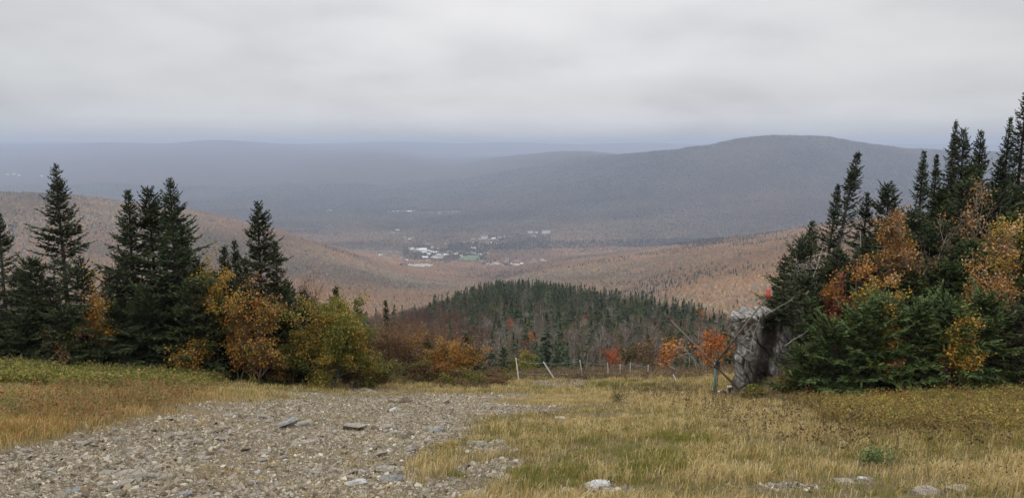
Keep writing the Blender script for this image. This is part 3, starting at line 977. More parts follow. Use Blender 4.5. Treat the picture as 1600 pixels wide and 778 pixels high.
# ------------------------------------------------------------------ the wooded bank on the right
GR = 'conifers on the bank right of the run'
RIGHT = [
    # px base, px top, py top, y, R, label, material, kw
    (1292, 1328, 237, 38.5, 1.05, 'tall thin leaning spruce with sparse grey limbs near the left end of the bank', 'needle', dict(dead=.55, gap=.55, power=.7)),
    (1282, 1300, 288, 39.0, .95, 'slim ragged spruce just left of the tall thin leaning spruce', 'needle', dict(dead=.5, gap=.5)),
    (1240, 1246, 372, 37.0, 1.7, 'dense dark spruce hanging over the rock outcrop', 'needle', dict(power=.6, gap=.2)),
    (1222, 1226, 405, 33.6, 1.25, 'dark drooping spruce on the very brow of the outcrop', 'needle', dict(power=.6, gap=.35, dead=.3)),
    (1252, 1254, 430, 33.2, 1.3, 'low dark spruce on the brow right of the drooping one', 'needle', dict(power=.55, gap=.3)),
    (1228, 1228, 452, 32.6, 1.1, 'small olive fir creeping over the top of the outcrop', 'olive', dict(power=.5, up=-6)),
    (1262, 1264, 345, 38.0, 1.2, 'dark spruce behind the one that hangs over the outcrop', 'needle', dict(dead=.3)),
    (1340, 1345, 300, 40.0, 1.2, 'spruce with a pointed top right of the tall thin leaning spruce', 'needle', dict(gap=.3)),
    (1378, 1378, 287, 39.5, 1.35, 'spruce with a flat spreading top at the skyline dip', 'needle', dict(power=.5, gap=.25)),
    (1425, 1427, 236, 41.0, 1.0, 'slim dark spruce, left of the pair rising from the bank', 'needle', dict(gap=.25)),
    (1446, 1446, 242, 42.0, .8, 'slim dark spruce, right of the pair rising from the bank', 'needle', dict(gap=.25)),
    (1462, 1470, 187, 42.0, 1.0, 'tall ragged spruce with a needle thin tip right of the pair', 'needle', dict(gap=.55, dead=.15)),
    (1488, 1486, 202, 42.5, 1.2, 'blunt topped spruce beside the ragged needle tipped one', 'needle', dict(power=.5, gap=.3)),
    (1515, 1514, 203, 42.0, 1.15, 'cone shaped dark spruce between the blunt one and the tallest spruce', 'needle', dict(power=.7)),
    (1550, 1555, 183, 41.5, 1.2, 'dark spruce leaning against the tallest spruce of the bank', 'needle', dict(gap=.3)),
    (1572, 1576, 139, 42.0, 1.15, 'tallest spruce of the bank, with a narrow tufted spire', 'needle', dict(gap=.45, power=.7)),
    (1602, 1598, 205, 41.0, 1.2, 'dark spruce cut by the frame right of the tallest spruce', 'needle', dict(gap=.3)),
    (1420, 1418, 330, 37.0, 1.9, 'broad dark spruce below the slim pair', 'needle', dict(power=.55)),
    (1500, 1497, 285, 38.0, 1.8, 'broad dark spruce with heavy shelves below the blunt topped spruce', 'needle', dict(power=.5)),
    (1545, 1543, 300, 37.5, 1.7, 'broad dark spruce below the tallest spruce', 'needle', dict(power=.55)),
    (1590, 1592, 330, 36.5, 1.6, 'yellowish green spruce at the right frame edge', 'olive', dict(power=.55)),
    (1465, 1463, 350, 36.0, 1.7, 'dark spruce in the middle of the bank behind the bright young firs', 'needle', dict(power=.55)),
    (1345, 1343, 395, 37.0, 1.6, 'dark spruce behind the golden maple on the bank', 'needle', dict(power=.6, dead=.3)),
    (1305, 1303, 420, 36.0, 1.5, 'dim spruce over the red leaves above the outcrop', 'needle', dict(power=.6, dead=.45)),
    (1275, 1273, 470, 34.2, 1.4, 'olive tinged fir beside the outcrop, under the dead limbs', 'olive', dict(power=.6)),
    (1310, 1312, 492, 32.8, 1.5, 'young fir above the left end of the green fir wall', 'fir', dict(power=.6)),
    (1360, 1360, 470, 33.6, 1.6, 'young fir below the golden maple', 'fir', dict(power=.6)),
    (1425, 1424, 425, 34.0, 1.7, 'bright young fir with layered shelves in the middle of the fir wall', 'fir', dict(power=.65)),
    (1480, 1482, 412, 34.0, 1.7, 'bright young fir with a clear pointed leader, right of the layered one', 'fir', dict(power=.7)),
    (1535, 1535, 405, 34.2, 1.7, 'bright young fir under the pale tan maple', 'fir', dict(power=.65)),
    (1585, 1588, 440, 33.6, 1.6, 'young fir at the right frame edge under the yellowish spruce', 'fir', dict(power=.6)),
    (1276, 1277, 520, 31.8, 1.0, 'young fir pressed against the right side of the outcrop', 'fir', dict(power=.5, up=6)),
    (1272, 1272, 572, 30.4, .8, 'knee high fir at the foot of the outcrop', 'fir', dict(power=.5, up=8)),
    (1272, 1272, 545, 29.5, 1.3, 'lowest young fir at the left end of the fir wall', 'fir', dict(power=.5, up=8)),
    (1305, 1303, 508, 29.3, 1.68, 'low bushy fir, second from the left end of the fir wall', 'fir', dict(power=.5, up=8)),
    (1345, 1345, 482, 29.5, 1.79, 'low bushy fir in front of the fir below the golden maple', 'fir', dict(power=.5, up=6)),
    (1392, 1390, 468, 29.9, 1.90, 'dense fir in the front of the green wall left of the layered fir', 'fir', dict(power=.55, up=6)),
    (1440, 1440, 478, 29.6, 1.79, 'dense fir at the grass edge in front of the layered fir', 'fir', dict(power=.5, up=6)),
    (1490, 1488, 470, 29.8, 1.79, 'dense dark green fir at the grass edge below the pointed leader fir', 'fir', dict(power=.5, up=4)),
    (1540, 1540, 466, 30.1, 1.79, 'dense fir at the grass edge behind white flowering weeds', 'fir', dict(power=.5, up=4)),
    (1590, 1590, 488, 30.5, 1.68, 'low dark fir at the grass edge by the right frame', 'needle', dict(power=.5, up=4)),
    (1640, 1640, 300, 36.0, 2.0, 'spruce just beyond the right frame edge', 'needle', dict(power=.6)),
]
for i, (pb, pt, py, y, R, lab, mat, kw) in enumerate(RIGHT):
    b = footing(pb, y, 480)
    k = dict(kw)
    conifer(b, height_to(b, pt, py), R * 1.5, lab, GR, name='fir_tree' if 'fir' in lab.split(' ')[:4] or mat == 'fir' else 'spruce_tree', cat='fir' if mat == 'fir' or ' fir' in lab[:18] else 'spruce',
            seed=200 + i, mat=mat, lean=((pt - pb) / FPX * y, 0), clear=.01, **k)

ri = np.random.default_rng(404)
for q in range(46):
    px = ri.uniform(1375, 1640)
    yy = ri.uniform(34.5, 42.5)
    sky_line = np.interp(px, [1260, 1330, 1400, 1450, 1500, 1560, 1640], [410, 370, 322, 285, 255, 235, 235])
    pt = sky_line + (42.5 - yy) * 17 + ri.uniform(-10, 45)
    b = footing(px, yy, 480)
    conifer(b, height_to(b, px, pt), ri.uniform(2.0, 3.0), 'dark spruce packed among its neighbours on the slope of the bank', 'spruces packed together on the bank', seed=300 + q, mat='needle' if ri.random() < .45 else 'fir', power=ri.uniform(.5, .7), gap=.2, clear=.0)
for q in range(16):
    px = ri.uniform(1250, 1400)
    yy = ri.uniform(34.0, 38.5)
    pt = np.interp(px, [1260, 1330, 1400], [425, 365, 335]) + ri.uniform(0, 70)
    b = footing(px, yy, 480)
    conifer(b, height_to(b, px, pt), ri.uniform(1.8, 2.5), 'dim spruce crowded behind the red and golden maples of the bank', 'spruces crowded at the left half of the bank', seed=350 + q, power=.6, gap=.3, dead=.25, clear=0)

SCRUB = [(1200, 497, 31.9, 472, .7, 'olive', 'scrubby olive fir growing from the left part of the outcrop top'), (1216, 497, 31.9, 456, .9, 'needle', 'little dark spruce rooted over the cleft of the outcrop'),
         (1236, 498, 31.4, 472, .75, 'olive', 'scrubby olive fir on the right shoulder of the outcrop'), (1262, 512, 31.4, 468, 1.0, 'fir', 'bright little fir hanging over the right pillar of the outcrop'),
         (1276, 556, 30.9, 512, .95, 'fir', 'spreading little fir pressed against the right pillar'), (1270, 596, 30.6, 556, .8, 'olive', 'olive little fir at the foot of the right pillar'), (1222, 508, 31.5, 440, 1.2, 'needle', 'dark spruce standing on top of the outcrop behind its scrub')]
for q, (px, pb, yy, pt, R, mt, lab) in enumerate(SCRUB):
    b = P3(px, pb, yy)
    conifer(b, height_to(b, px, pt), R, lab, 'scrub conifers on the outcrop', name='fir_tree' if 'fir' in lab[:22] else 'spruce_tree', cat='fir' if 'fir' in lab[:22] else 'spruce', seed=900 + q, mat=mt, power=.45, gap=.25, up=-6, clear=0, thick=1.2)

for q in range(26):
    px = 1650 + ri.uniform(0, 330)
    yy = ri.uniform(31, 42)
    b = footing(px, yy, 480)
    conifer(b, height_to(b, px, 520 - (yy - 31) * 26 + ri.uniform(-30, 40)), ri.uniform(1.9, 2.8), 'spruce of the bank running on past the right frame edge', 'spruces running on past the right frame edge', seed=400 + q, mat='needle' if ri.random() < .5 else 'fir', power=.55, gap=.2, clear=.0)

GRB = 'autumn broadleaf trees on the bank'
RB = [
    (1400, 318, 34.7, 2.90, ('orange', 'orange', 'pale', 'brown'), 'orange maple climbing the bank below the flat topped spruce', dict(per=17, patch=.2)),
    (1422, 345, 33.9, 2.50, ('gold', 'orange', 'orange'), 'orange gold maple right of the climbing orange maple', dict(per=18, patch=.2)),
    (1378, 395, 33.1, 3.60, ('orange', 'orange', 'gold', 'pale'), 'golden maple with a wide crown in the middle of the bank', dict(per=24, patch=.12)),
    (1352, 440, 31.7, 2.90, ('gold', 'yellowgreen', 'gold', 'orange'), 'yellow maple with hanging sprays in front of the golden maple', dict(per=20, patch=.15)),
    (1372, 462, 30.0, 1.53, ('pale', 'gold', 'yellowgreen'), 'small pale yellow maple hanging over the young firs', dict(per=17, patch=.2)),
    (1296, 424, 32.7, 1.50, ('red', 'red', 'orange'), 'small red maple above the rock outcrop', dict(per=14, patch=.3)),
    (1555, 345, 33.5, 2.90, ('pale', 'pale', 'gold'), 'pale tan maple before the broad spruce at right', dict(per=16, patch=.35)),
    (1590, 318, 33.9, 2.50, ('gold', 'yellowgreen', 'pale'), 'yellow maple touching the right frame edge', dict(per=20, patch=.25)),
    (1535, 385, 31.0, 1.60, ('pale', 'orange'), 'little tan maple below the pale tan one', dict(per=17, patch=.3)),
    (1592, 465, 31.0, 2.04, ('orange', 'red', 'pale', 'brown'), 'rusty orange maple low at the right frame edge', dict(per=15, patch=.3)),
    (1488, 515, 29.3, 0.94, ('pale', 'orange'), 'sparse tan sapling against the dark green fir wall', dict(per=9, patch=.4)),
    (1508, 470, 28.9, 0.94, ('gold', 'yellowgreen'), 'small yellow sapling between two young firs', dict(per=15, patch=.3)),
    (1402, 520, 29.4, 0.51, ('gold', 'pale'), 'tiny yellow sapling in front of the fir wall', dict(per=14, patch=.2)),
    (1600, 235, 38.0, 2.50, ('pale', 'orange'), 'tan maple high on the bank beside the tallest spruce', dict(per=15, patch=.3)),
    (1520, 270, 36.1, 2.00, ('pale', 'brown', 'orange'), 'thin tan maple among the upper spruces', dict(per=10, patch=.4)),
    (1455, 320, 34.9, 1.90, ('brown', 'orange'), 'thin rusty maple below the needle tipped spruce', dict(per=9, patch=.4)),
    (1246, 614, 30.0, 0.80, ('yellowgreen', 'brown', 'yellowgreen'), 'olive bush hiding the right foot of the outcrop', dict(per=16, stems=5)),
    (1180, 622, 29.8, 0.60, ('brown', 'yellowgreen'), 'small brown bush at the left foot of the outcrop', dict(per=12, stems=5)),
    (1270, 585, 30.2, 1.20, ('yellowgreen', 'brown'), 'low olive bush at the foot of the outcrop', dict(per=14, stems=4)),
    (1500, 590, 29.6, 1.60, ('brown', 'gold', 'orange'), 'low rusty bush at the grass edge of the fir wall', dict(per=10, stems=5)),
    (1560, 585, 29.9, 1.60, ('yellowgreen', 'brown', 'gold'), 'low mixed bush at the grass edge near the right frame', dict(per=10, stems=5)),
]
for i, (px, py, y, W, mats, lab, kw) in enumerate(RB):
    b = footing(px, y, 480)
    bush, sap = 'bush' in lab, 'sapling' in lab
    leafy(b, max(height_to(b, px, py), .5), W, lab, mats, GRB, name='shrub' if bush else ('sapling' if sap else 'maple_tree'), cat='bush' if bush else ('sapling' if sap else 'maple'), seed=80 + i, leaf=.10, **{**kw, 'per': int(kw['per'] * 1.7)})


# dead snags and limbs
def snag(base, top, label, r=.045, seed=0, limbs=7, group='dead trees and limbs', name='dead_tree', cat='dead tree', limb=.8):
    rng = np.random.default_rng(7000 + seed)
    root = empty(name, base)
    tag(root, label, cat, group)
    v = np.asarray(top) - np.asarray(base)
    n = 7
    s = np.linspace(0, 1, n)[:, None]
    P = v * s + np.cumsum(rng.normal(0, .03, (n, 3)), 0) * (s > 0)
    t = Soup(); t.tube(P, np.linspace(r, r * .35, n), 6, .8)
    t.build('trunk', M['deadwood'], root)
    for i in range(limbs):
        L = Soup()
        c = rng.uniform(.25, .98)
        p = v * c
        d = unit(rng.normal(0, 1, 3) * np.array([1, 1, .6]) + unit(v) * .5)
        q = p + d * rng.uniform(.3, 1) * limb
        m = (p + q) / 2 + rng.normal(0, .06, 3)
        L.tube(np.stack([p, m, q]), [r * .4, r * .25, .005], 4, .7, cap=False)
        for j in range(3):
            e = m + unit(rng.normal(0, 1, 3)) * limb * .35
            L.tube(np.stack([m, e]), [r * .2, .004], 3, .7, cap=False)
        L.build('limb', M['deadwood'], root)
    return root


snag(footing(1347, 34, 480), P3(1345, 362, 34), 'bare grey snag standing straight in front of the dark spruces on the bank', .05, 1, 5, limb=.4)
snag(P3(1172, 550, 30.2), P3(1197, 470, 29.6), 'bleached dead stem leaning across the outcrop face', .022, 2, 4, limb=.35)
snag(P3(1160, 530, 30.2), P3(1184, 500, 29.8), 'short crooked dead limb on the left face of the outcrop', .018, 3, 3, limb=.3)
snag(P3(1196, 492, 30.4), P3(1238, 470, 30.4), 'bleached branch lying over the top of the outcrop', .016, 4, 5, limb=.35)
snag(P3(1226, 540, 30.2), P3(1262, 522, 30.0), 'grey dead limb sticking out of the firs beside the outcrop', .02, 5, 3, limb=.3)
snag(footing(1068, 57), P3(1046, 568, 57), 'arched bleached dead stem at the end of the fence', .06, 6, 4, limb=.9)
snag(footing(1098, 60), P3(1062, 536, 60), 'white dead tree with bare limbs left of the vivid orange maple', .07, 7, 11, limb=1.5)
snag(footing(1100, 59), P3(1098, 566, 59), 'pale stump stem under the orange maple, left of the twin', .09, 8, 2, limb=.4)
snag(footing(1104, 59.5), P3(1103, 566, 59.5), 'pale stump stem under the orange maple, right of the twin', .09, 9, 2, limb=.4)
snag(P3(1255, 470, 34.4), P3(1286, 385, 35.5), 'thin leaning dead trunk left of the tall thin leaning spruce', .04, 10, 9, limb=.7)
snag(P3(1238, 470, 33.6), P3(1250, 410, 34), 'tangle of bare grey limbs at the left end of the bank', .018, 12, 18, limb=.8)

# ------------------------------------------------------------------ the rock outcrop
def rock_mat(name, stops, scale, moss=.0):
    m = bpy.data.materials.new(name)
    m.use_nodes = True
    k = NT(m.node_tree)
    b = m.node_tree.nodes['Principled BSDF']
    tc = k.n('ShaderNodeTexCoord')
    mp = k.n('ShaderNodeMapping'); mp.inputs['Scale'].default_value = (1, 1, .9); mp.inputs['Rotation'].default_value = (.2, .5, 0)
    k.l(tc.outputs['Object'], mp.inputs[0])
    n1 = k.n('ShaderNodeTexNoise', i_Scale=scale, i_Detail=9.0, i_Roughness=.68)
    n2 = k.n('ShaderNodeTexNoise', i_Scale=scale * .35, i_Detail=6.0, i_Roughness=.6)
    v = k.n('ShaderNodeTexVoronoi', i_Scale=scale * .9, feature='DISTANCE_TO_EDGE')
    for n in (n1, n2, v): k.l(mp.outputs[0], n.inputs['Vector'])
    c = k.ramp(n1.outputs[0], stops)
    brown = k.ramp(n2.outputs[0], [(.48, (0, 0, 0)), (.62, (1, 1, 1))])
    c = k.mix(k.math('MULTIPLY', brown, .6), c, (.075, .055, .04))
    lich = k.ramp(n1.outputs[0], [(.60, (0, 0, 0)), (.66, (1, 1, 1))])
    c = k.mix(k.math('MULTIPLY', lich, .5), c, (.46, .46, .42))
    crack = k.ramp(v.outputs['Distance'], [(0, (1, 1, 1)), (.05, (0, 0, 0))])
    c = k.mix(k.math('MULTIPLY', crack, .7), c, (.05, .043, .036))
    k.l(c, b.inputs['Base Color'])
    b.inputs['Roughness'].default_value = .9
    bp = k.n('ShaderNodeBump', i_Strength=1.0, i_Distance=.12)
    k.l(k.math('ADD', n1.outputs[0], k.math('MULTIPLY', v.outputs['Distance'], .5)), bp.inputs['Height']); k.l(bp.outputs[0], b.inputs['Normal'])
    return m


M['cliff'] = rock_mat('grey outcrop rock', [(.30, (.07, .065, .058)), (.44, (.20, .195, .185)), (.56, (.33, .325, .31)), (.72, (.50, .49, .47))], 5.0)
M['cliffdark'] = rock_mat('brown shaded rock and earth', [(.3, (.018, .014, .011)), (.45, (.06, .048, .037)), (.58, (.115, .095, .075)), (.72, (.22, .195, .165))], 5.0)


def boulder(name, prof, y_front, depth, seed, parent, org, rough=.16, mat='cliff'):
    """closed rock body: the front outline given in (px, py); thickness behind it"""
    rng = np.random.default_rng(seed)
    bm = bmesh.new()
    pts = [P3(px, py, y_front) for px, py in prof]
    cen = np.mean(pts, 0)
    rings = []
    for kk, (sc, dy) in enumerate([(.55, -.28), (.86, -.12), (1.0, .25), (1.0, depth * .6), (.85, depth)]):
        rings.append([bm.verts.new((cen + (p - cen) * np.array([sc, 1, sc]) + np.array([0, dy, 0])) - org) for p in pts])
    n = len(pts)
    for a, b in zip(rings[:-1], rings[1:]):
        for i in range(n):
            bm.faces.new((a[i], a[(i + 1) % n], b[(i + 1) % n], b[i]))
    bm.faces.new(rings[0][::-1]); bm.faces.new(rings[-1])
    bmesh.ops.recalc_face_normals(bm, faces=bm.faces)
    bmesh.ops.triangulate(bm, faces=bm.faces)
    bmesh.ops.subdivide_edges(bm, edges=bm.edges, cuts=2, use_grid_fill=True)
    bmesh.ops.triangulate(bm, faces=bm.faces)
    bmesh.ops.subdivide_edges(bm, edges=bm.edges, cuts=2, use_grid_fill=True)
    bm.normal_update()
    co = np.array([v.co for v in bm.verts]); no = np.array([v.normal for v in bm.verts])
    # blocky ledges tilted like the bedding, then finer breaks
    w = co[:, 2] * 1.0 + co[:, 0] * .9
    d = rough * 2.4 * fbm(co[:, 0] * .9 + seed, w * .8 + co[:, 1], seed, 3) + rough * .9 * (np.abs(fbm(co[:, 0] * 2.2, co[:, 2] * 1.1 + co[:, 1] * 2, seed + 5, 3)) * 2 - .25) + rough * .5 * fbm(co[:, 0] * 6, co[:, 2] * 6 + co[:, 1] * 6, seed + 9, 3)
    co = co + no * d[:, None]
    for v, c in zip(bm.verts, co): v.co = c
    me = bpy.data.meshes.new(name); bm.to_mesh(me); bm.free()
    me.materials.append(M[mat])
    o = bpy.data.objects.new(name, me); COL.objects.link(o)
    o.parent = parent
    return o



def block(name, px, py, y, w, h, d, ang, seed, parent, org, mat='cliff', rough=.05):
    """one fractured block: hull of a skewed box with broken corners; w, h in photo pixels, d in metres, ang in degrees"""
    rng = np.random.default_rng(4000 + seed)
    W, H = w / FPX * y, h / FPX * y
    bm = bmesh.new()
    a = math.radians(ang); ca, sa = math.cos(a), math.sin(a)
    c = P3(px, py, y) - org
    for i in range(26):
        p = rng.uniform(-1, 1, 3)
        p = np.sign(p) * np.abs(p) ** .45
        x, yy, z = p[0] * W / 2, p[1] * d / 2, p[2] * H / 2
        bm.verts.new((c[0] + x * ca - z * sa, c[1] + yy + .15 * x, c[2] + x * sa + z * ca))
    r = bmesh.ops.convex_hull(bm, input=bm.verts)
    junk = [v for v in bm.verts if not v.link_faces]
    bmesh.ops.delete(bm, geom=junk, context='VERTS')
    bmesh.ops.triangulate(bm, faces=bm.faces)
    bmesh.ops.subdivide_edges(bm, edges=bm.edges, cuts=4, use_grid_fill=True)
    bm.normal_update()
    co = np.array([v.co for v in bm.verts]); no = np.array([v.normal for v in bm.verts])
    dd = rough * (fbm(co[:, 0] * 5 + seed, co[:, 2] * 4 + co[:, 1] * 5, seed, 3) * 2.2 + fbm(co[:, 0] * 17, co[:, 2] * 15 + co[:, 1] * 16, seed + 3, 2))
    co = co + no * dd[:, None]
    for v, q in zip(bm.verts, co): v.co = q
    me = bpy.data.meshes.new(name); bm.to_mesh(me); bm.free()
    me.materials.append(M[mat])
    o = bpy.data.objects.new(name, me); COL.objects.link(o)
    o.parent = parent
    return o


oc = empty('rock_outcrop', footing(1195, 30.5, 600))
tag(oc, 'grey cracked rock outcrop with a shaded cleft at the left end of the wooded bank', 'rock outcrop')
org = np.array(oc.location)


def cliff_face():
    """the fractured face: joint blocks that step in and out, a deep cleft, edges that turn back into the bank"""
    rng = np.random.default_rng(77)
    step = 1.1
    pxs, pys = np.arange(1136, 1272, step), np.arange(474, 644, step)
    GX, GY = np.meshgrid(pxs, pys)
    out = np.array([(1147, 640), (1150, 606), (1158, 590), (1153, 566), (1160, 548), (1152, 530), (1148, 505), (1151, 493), (1161, 490), (1168, 484), (1186, 487), (1196, 481), (1214, 484), (1226, 479), (1240, 484), (1262, 486), (1268, 560), (1266, 640)], float)
    # distance to the outline in pixels, positive inside
    d = np.full(GX.shape, 1e9)
    for p, q in zip(out, np.roll(out, -1, 0)):
        v = q - p
        t = np.clip(((GX - p[0]) * v[0] + (GY - p[1]) * v[1]) / (v @ v), 0, 1)
        d = np.minimum(d, np.hypot(GX - p[0] - t * v[0], GY - p[1] - t * v[1]))
    ins = inside(GX, GY, out)
    d = np.where(ins, d, -d) + 5 * fbm(GX / 9, GY / 9, 3, 3)
    # joint blocks: cells stretched along a steep, left leaning bedding
    an = math.radians(68)
    A = GX * math.cos(an) + GY * math.sin(an); B = -GX * math.sin(an) + GY * math.cos(an)
    wob = 5 * fbm(GX / 16, GY / 16, 5, 2)
    n = 120
    sx, sy = rng.uniform(1136, 1272, n), rng.uniform(474, 644, n)
    sa = sx * math.cos(an) + sy * math.sin(an); sb = -sx * math.sin(an) + sy * math.cos(an)
    D = np.hypot((A[..., None] - sa) / 2.1, B[..., None] + wob[..., None] - sb)
    o = np.argsort(D, -1)
    i1 = o[..., 0]
    gap = np.take_along_axis(D, o[..., 1:2], -1)[..., 0] - np.take_along_axis(D, o[..., :1], -1)[..., 0]
    off = rng.normal(0, .075, n) + .30 * fbm(sx / 30, sy / 30, 21, 2); ta = rng.normal(0, .006, n); tb = rng.normal(0, .013, n)
    rel = off[i1] + ta[i1] * (A - sa[i1]) + tb[i1] * (B - sb[i1])
    rel += .09 * np.exp(-(gap / 1.3) ** 2)
    rel += .11 * fbm(GX / 6, GY / 6, 8, 4)
    # the cleft between the slab and the pillar, widening downwards
    cx = np.interp(GY, [480, 505, 540, 580, 640], [1206, 1203, 1199, 1190, 1188]); cw = np.interp(GY, [480, 500, 530, 570, 610, 640], [5, 10, 13, 12, 10, 8])
    cl = np.exp(-((GX - cx + 3 * fbm(GX / 8, GY / 8, 11, 2)) / cw) ** 4) * sstep(486, 506, GY)
    rel += .80 * cl
    rel += .25 * sstep(560, 575, GY) * (GX < 1200) - .10 * sstep(600, 630, GY) - .35 * np.exp(-((GY - 497) / 9) ** 2) * (GX < 1192)
    edge = 1 - sstep(0, 7, d)
    Y = 30.9 + .018 * (GX - 1190) * (GX > 1190) + rel + 2.6 * edge ** 2
    u, sl = ray(GX, GY)
    P = np.stack([u * Y, Y, EYE[2] + sl * Y], -1)
    # keep true size where the edge turns back: move straight back, not along the view ray
    Yf = Y - 2.6 * edge ** 2
    P = np.stack([u * Yf, Yf + .7 * edge ** 2, EYE[2] + sl * Yf], -1)
    keep = d > -1.0
    idx = -np.ones(GX.shape, int)
    idx[keep] = np.arange(keep.sum())
    V = P[keep] - org
    q = np.stack([idx[:-1, :-1], idx[1:, :-1], idx[1:, 1:], idx[:-1, 1:]], -1).reshape(-1, 4)
    q = q[(q >= 0).all(1)]
    nv = len(V)
    Vb = V.copy(); Vb[:, 1] = 33.9 - org[1]; Vb[:, 0] += 1.25 - .25 * (Vb[:, 0] + org[0] - 8.8); Vb[:, 2] -= 1.1
    ed = {}
    for f in q:
        for a_, b_ in zip(f, np.roll(f, -1)):
            k_ = (min(a_, b_), max(a_, b_)); ed[k_] = (a_, b_) if k_ not in ed else None
    side = np.array([[b_, a_, a_ + nv, b_ + nv] for v_ in ed.values() if v_ is not None for a_, b_ in [v_]])
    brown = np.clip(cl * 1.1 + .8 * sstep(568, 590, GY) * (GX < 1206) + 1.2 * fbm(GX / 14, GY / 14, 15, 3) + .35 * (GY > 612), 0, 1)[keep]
    m = M['cliff']
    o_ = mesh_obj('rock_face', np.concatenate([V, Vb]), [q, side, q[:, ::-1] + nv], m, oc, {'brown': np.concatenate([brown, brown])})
    return o_


def cliff_brown():
    m = M['cliff']
    k = NT(m.node_tree)
    b = m.node_tree.nodes['Principled BSDF']
    src = b.inputs['Base Color'].links[0].from_socket
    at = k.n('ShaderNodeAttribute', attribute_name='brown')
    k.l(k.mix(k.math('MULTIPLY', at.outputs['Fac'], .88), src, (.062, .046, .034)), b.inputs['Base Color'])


cliff_brown()
cliff_face()
BL = [
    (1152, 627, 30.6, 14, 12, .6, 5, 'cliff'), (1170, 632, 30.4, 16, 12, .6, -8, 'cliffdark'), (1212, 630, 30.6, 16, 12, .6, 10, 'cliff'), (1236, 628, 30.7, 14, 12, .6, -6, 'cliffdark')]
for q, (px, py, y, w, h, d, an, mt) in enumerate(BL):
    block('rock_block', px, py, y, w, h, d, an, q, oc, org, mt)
# ------------------------------------------------------------------ fence, snowmaking tower, standpipes
def build_fence():
    y0 = 50.0
    root = empty('rope_fence', footing(905, 52, 588))
    tag(root, 'old rope fence of weathered leaning posts along the brink before the knoll', 'fence')
    ro = np.array(root.location)
    posts = [(811, 590, 806, 559, 49.0, 'white'), (869, 590, 849, 565, 50.0, 'white'), (911, 590, 906, 562, 51.0, 'grey'), (951, 590, 949, 566, 52.5, 'grey'), (969, 590, 969, 568, 54.5, 'grey'),
             (984, 590, 985, 566, 55.0, 'grey'), (1012, 594, 1013, 570, 53.0, 'grey'), (1058, 604, 1052, 585, 47.0, 'white')]
    tops = []
    for pb, yb, pt, yt, y, kind in posts:
        b = footing(pb, y, yb); b[2] -= .15
        t = P3(pt, yt, y)
        s = Soup(); s.tube(np.stack([b, b * .5 + t * .5, t]) - ro, [.052, .046, .04], 7, .95 if kind == 'white' else .72)
        o = s.build('post', M['post'], root)
        if kind == 'white':
            o['label'] = 'bleached white leaning post'
        tops.append((b, t))
    for h in (.93, .42):
        for (b0, t0), (b1, t1) in zip(tops[:6], tops[1:7]):
            p, q = b0 + (t0 - b0) * h, b1 + (t1 - b1) * h
            s = np.linspace(0, 1, 9)[:, None]
            P = p + (q - p) * s - np.array([0, 0, 1]) * (4 * s * (1 - s)) * .10
            r = Soup(); r.tube(P - ro, .010, 4, .55)
            r.build('rope', M['post'], root)


M['post'] = mat_ramp('weathered post wood', [(0, (.10, .09, .085)), (.55, (.24, .225, .22)), (1, (.62, .60, .57))], rough=.9, noise_scale=7, noise_amt=.3)
M['greenpaint'] = mat_ramp('worn green paint', [(0, (.04, .055, .045)), (.5, (.085, .13, .105)), (1, (.16, .20, .17))], rough=.6, spec=.4, noise_scale=9, noise_amt=.8)
M['steel'] = mat_ramp('dull brown steel', [(0, (.06, .048, .038)), (.5, (.135, .11, .088)), (1, (.22, .19, .16))], rough=.6, spec=.4, noise_scale=6, noise_amt=.7)
M['blacksteel'] = mat_ramp('dark rusted steel', [(0, (.012, .010, .010)), (.5, (.03, .024, .022)), (1, (.09, .06, .045))], rough=.6, spec=.4, noise_scale=9, noise_amt=.6)
M['redpaint'] = mat_ramp('faded red paint', [(0, (.22, .025, .018)), (.5, (.36, .045, .03)), (1, (.48, .10, .07))], rough=.5, spec=.4, noise_scale=8, noise_amt=.6)
M['whitepaint'] = mat_ramp('white enamel', [(0, (.45, .44, .42)), (1, (.78, .77, .74))], rough=.5, noise_scale=9, noise_amt=.5)
M['nozzlered'] = mat_ramp('dull dark red paint', [(0, (.08, .03, .025)), (1, (.20, .07, .05))], rough=.6)
build_fence()


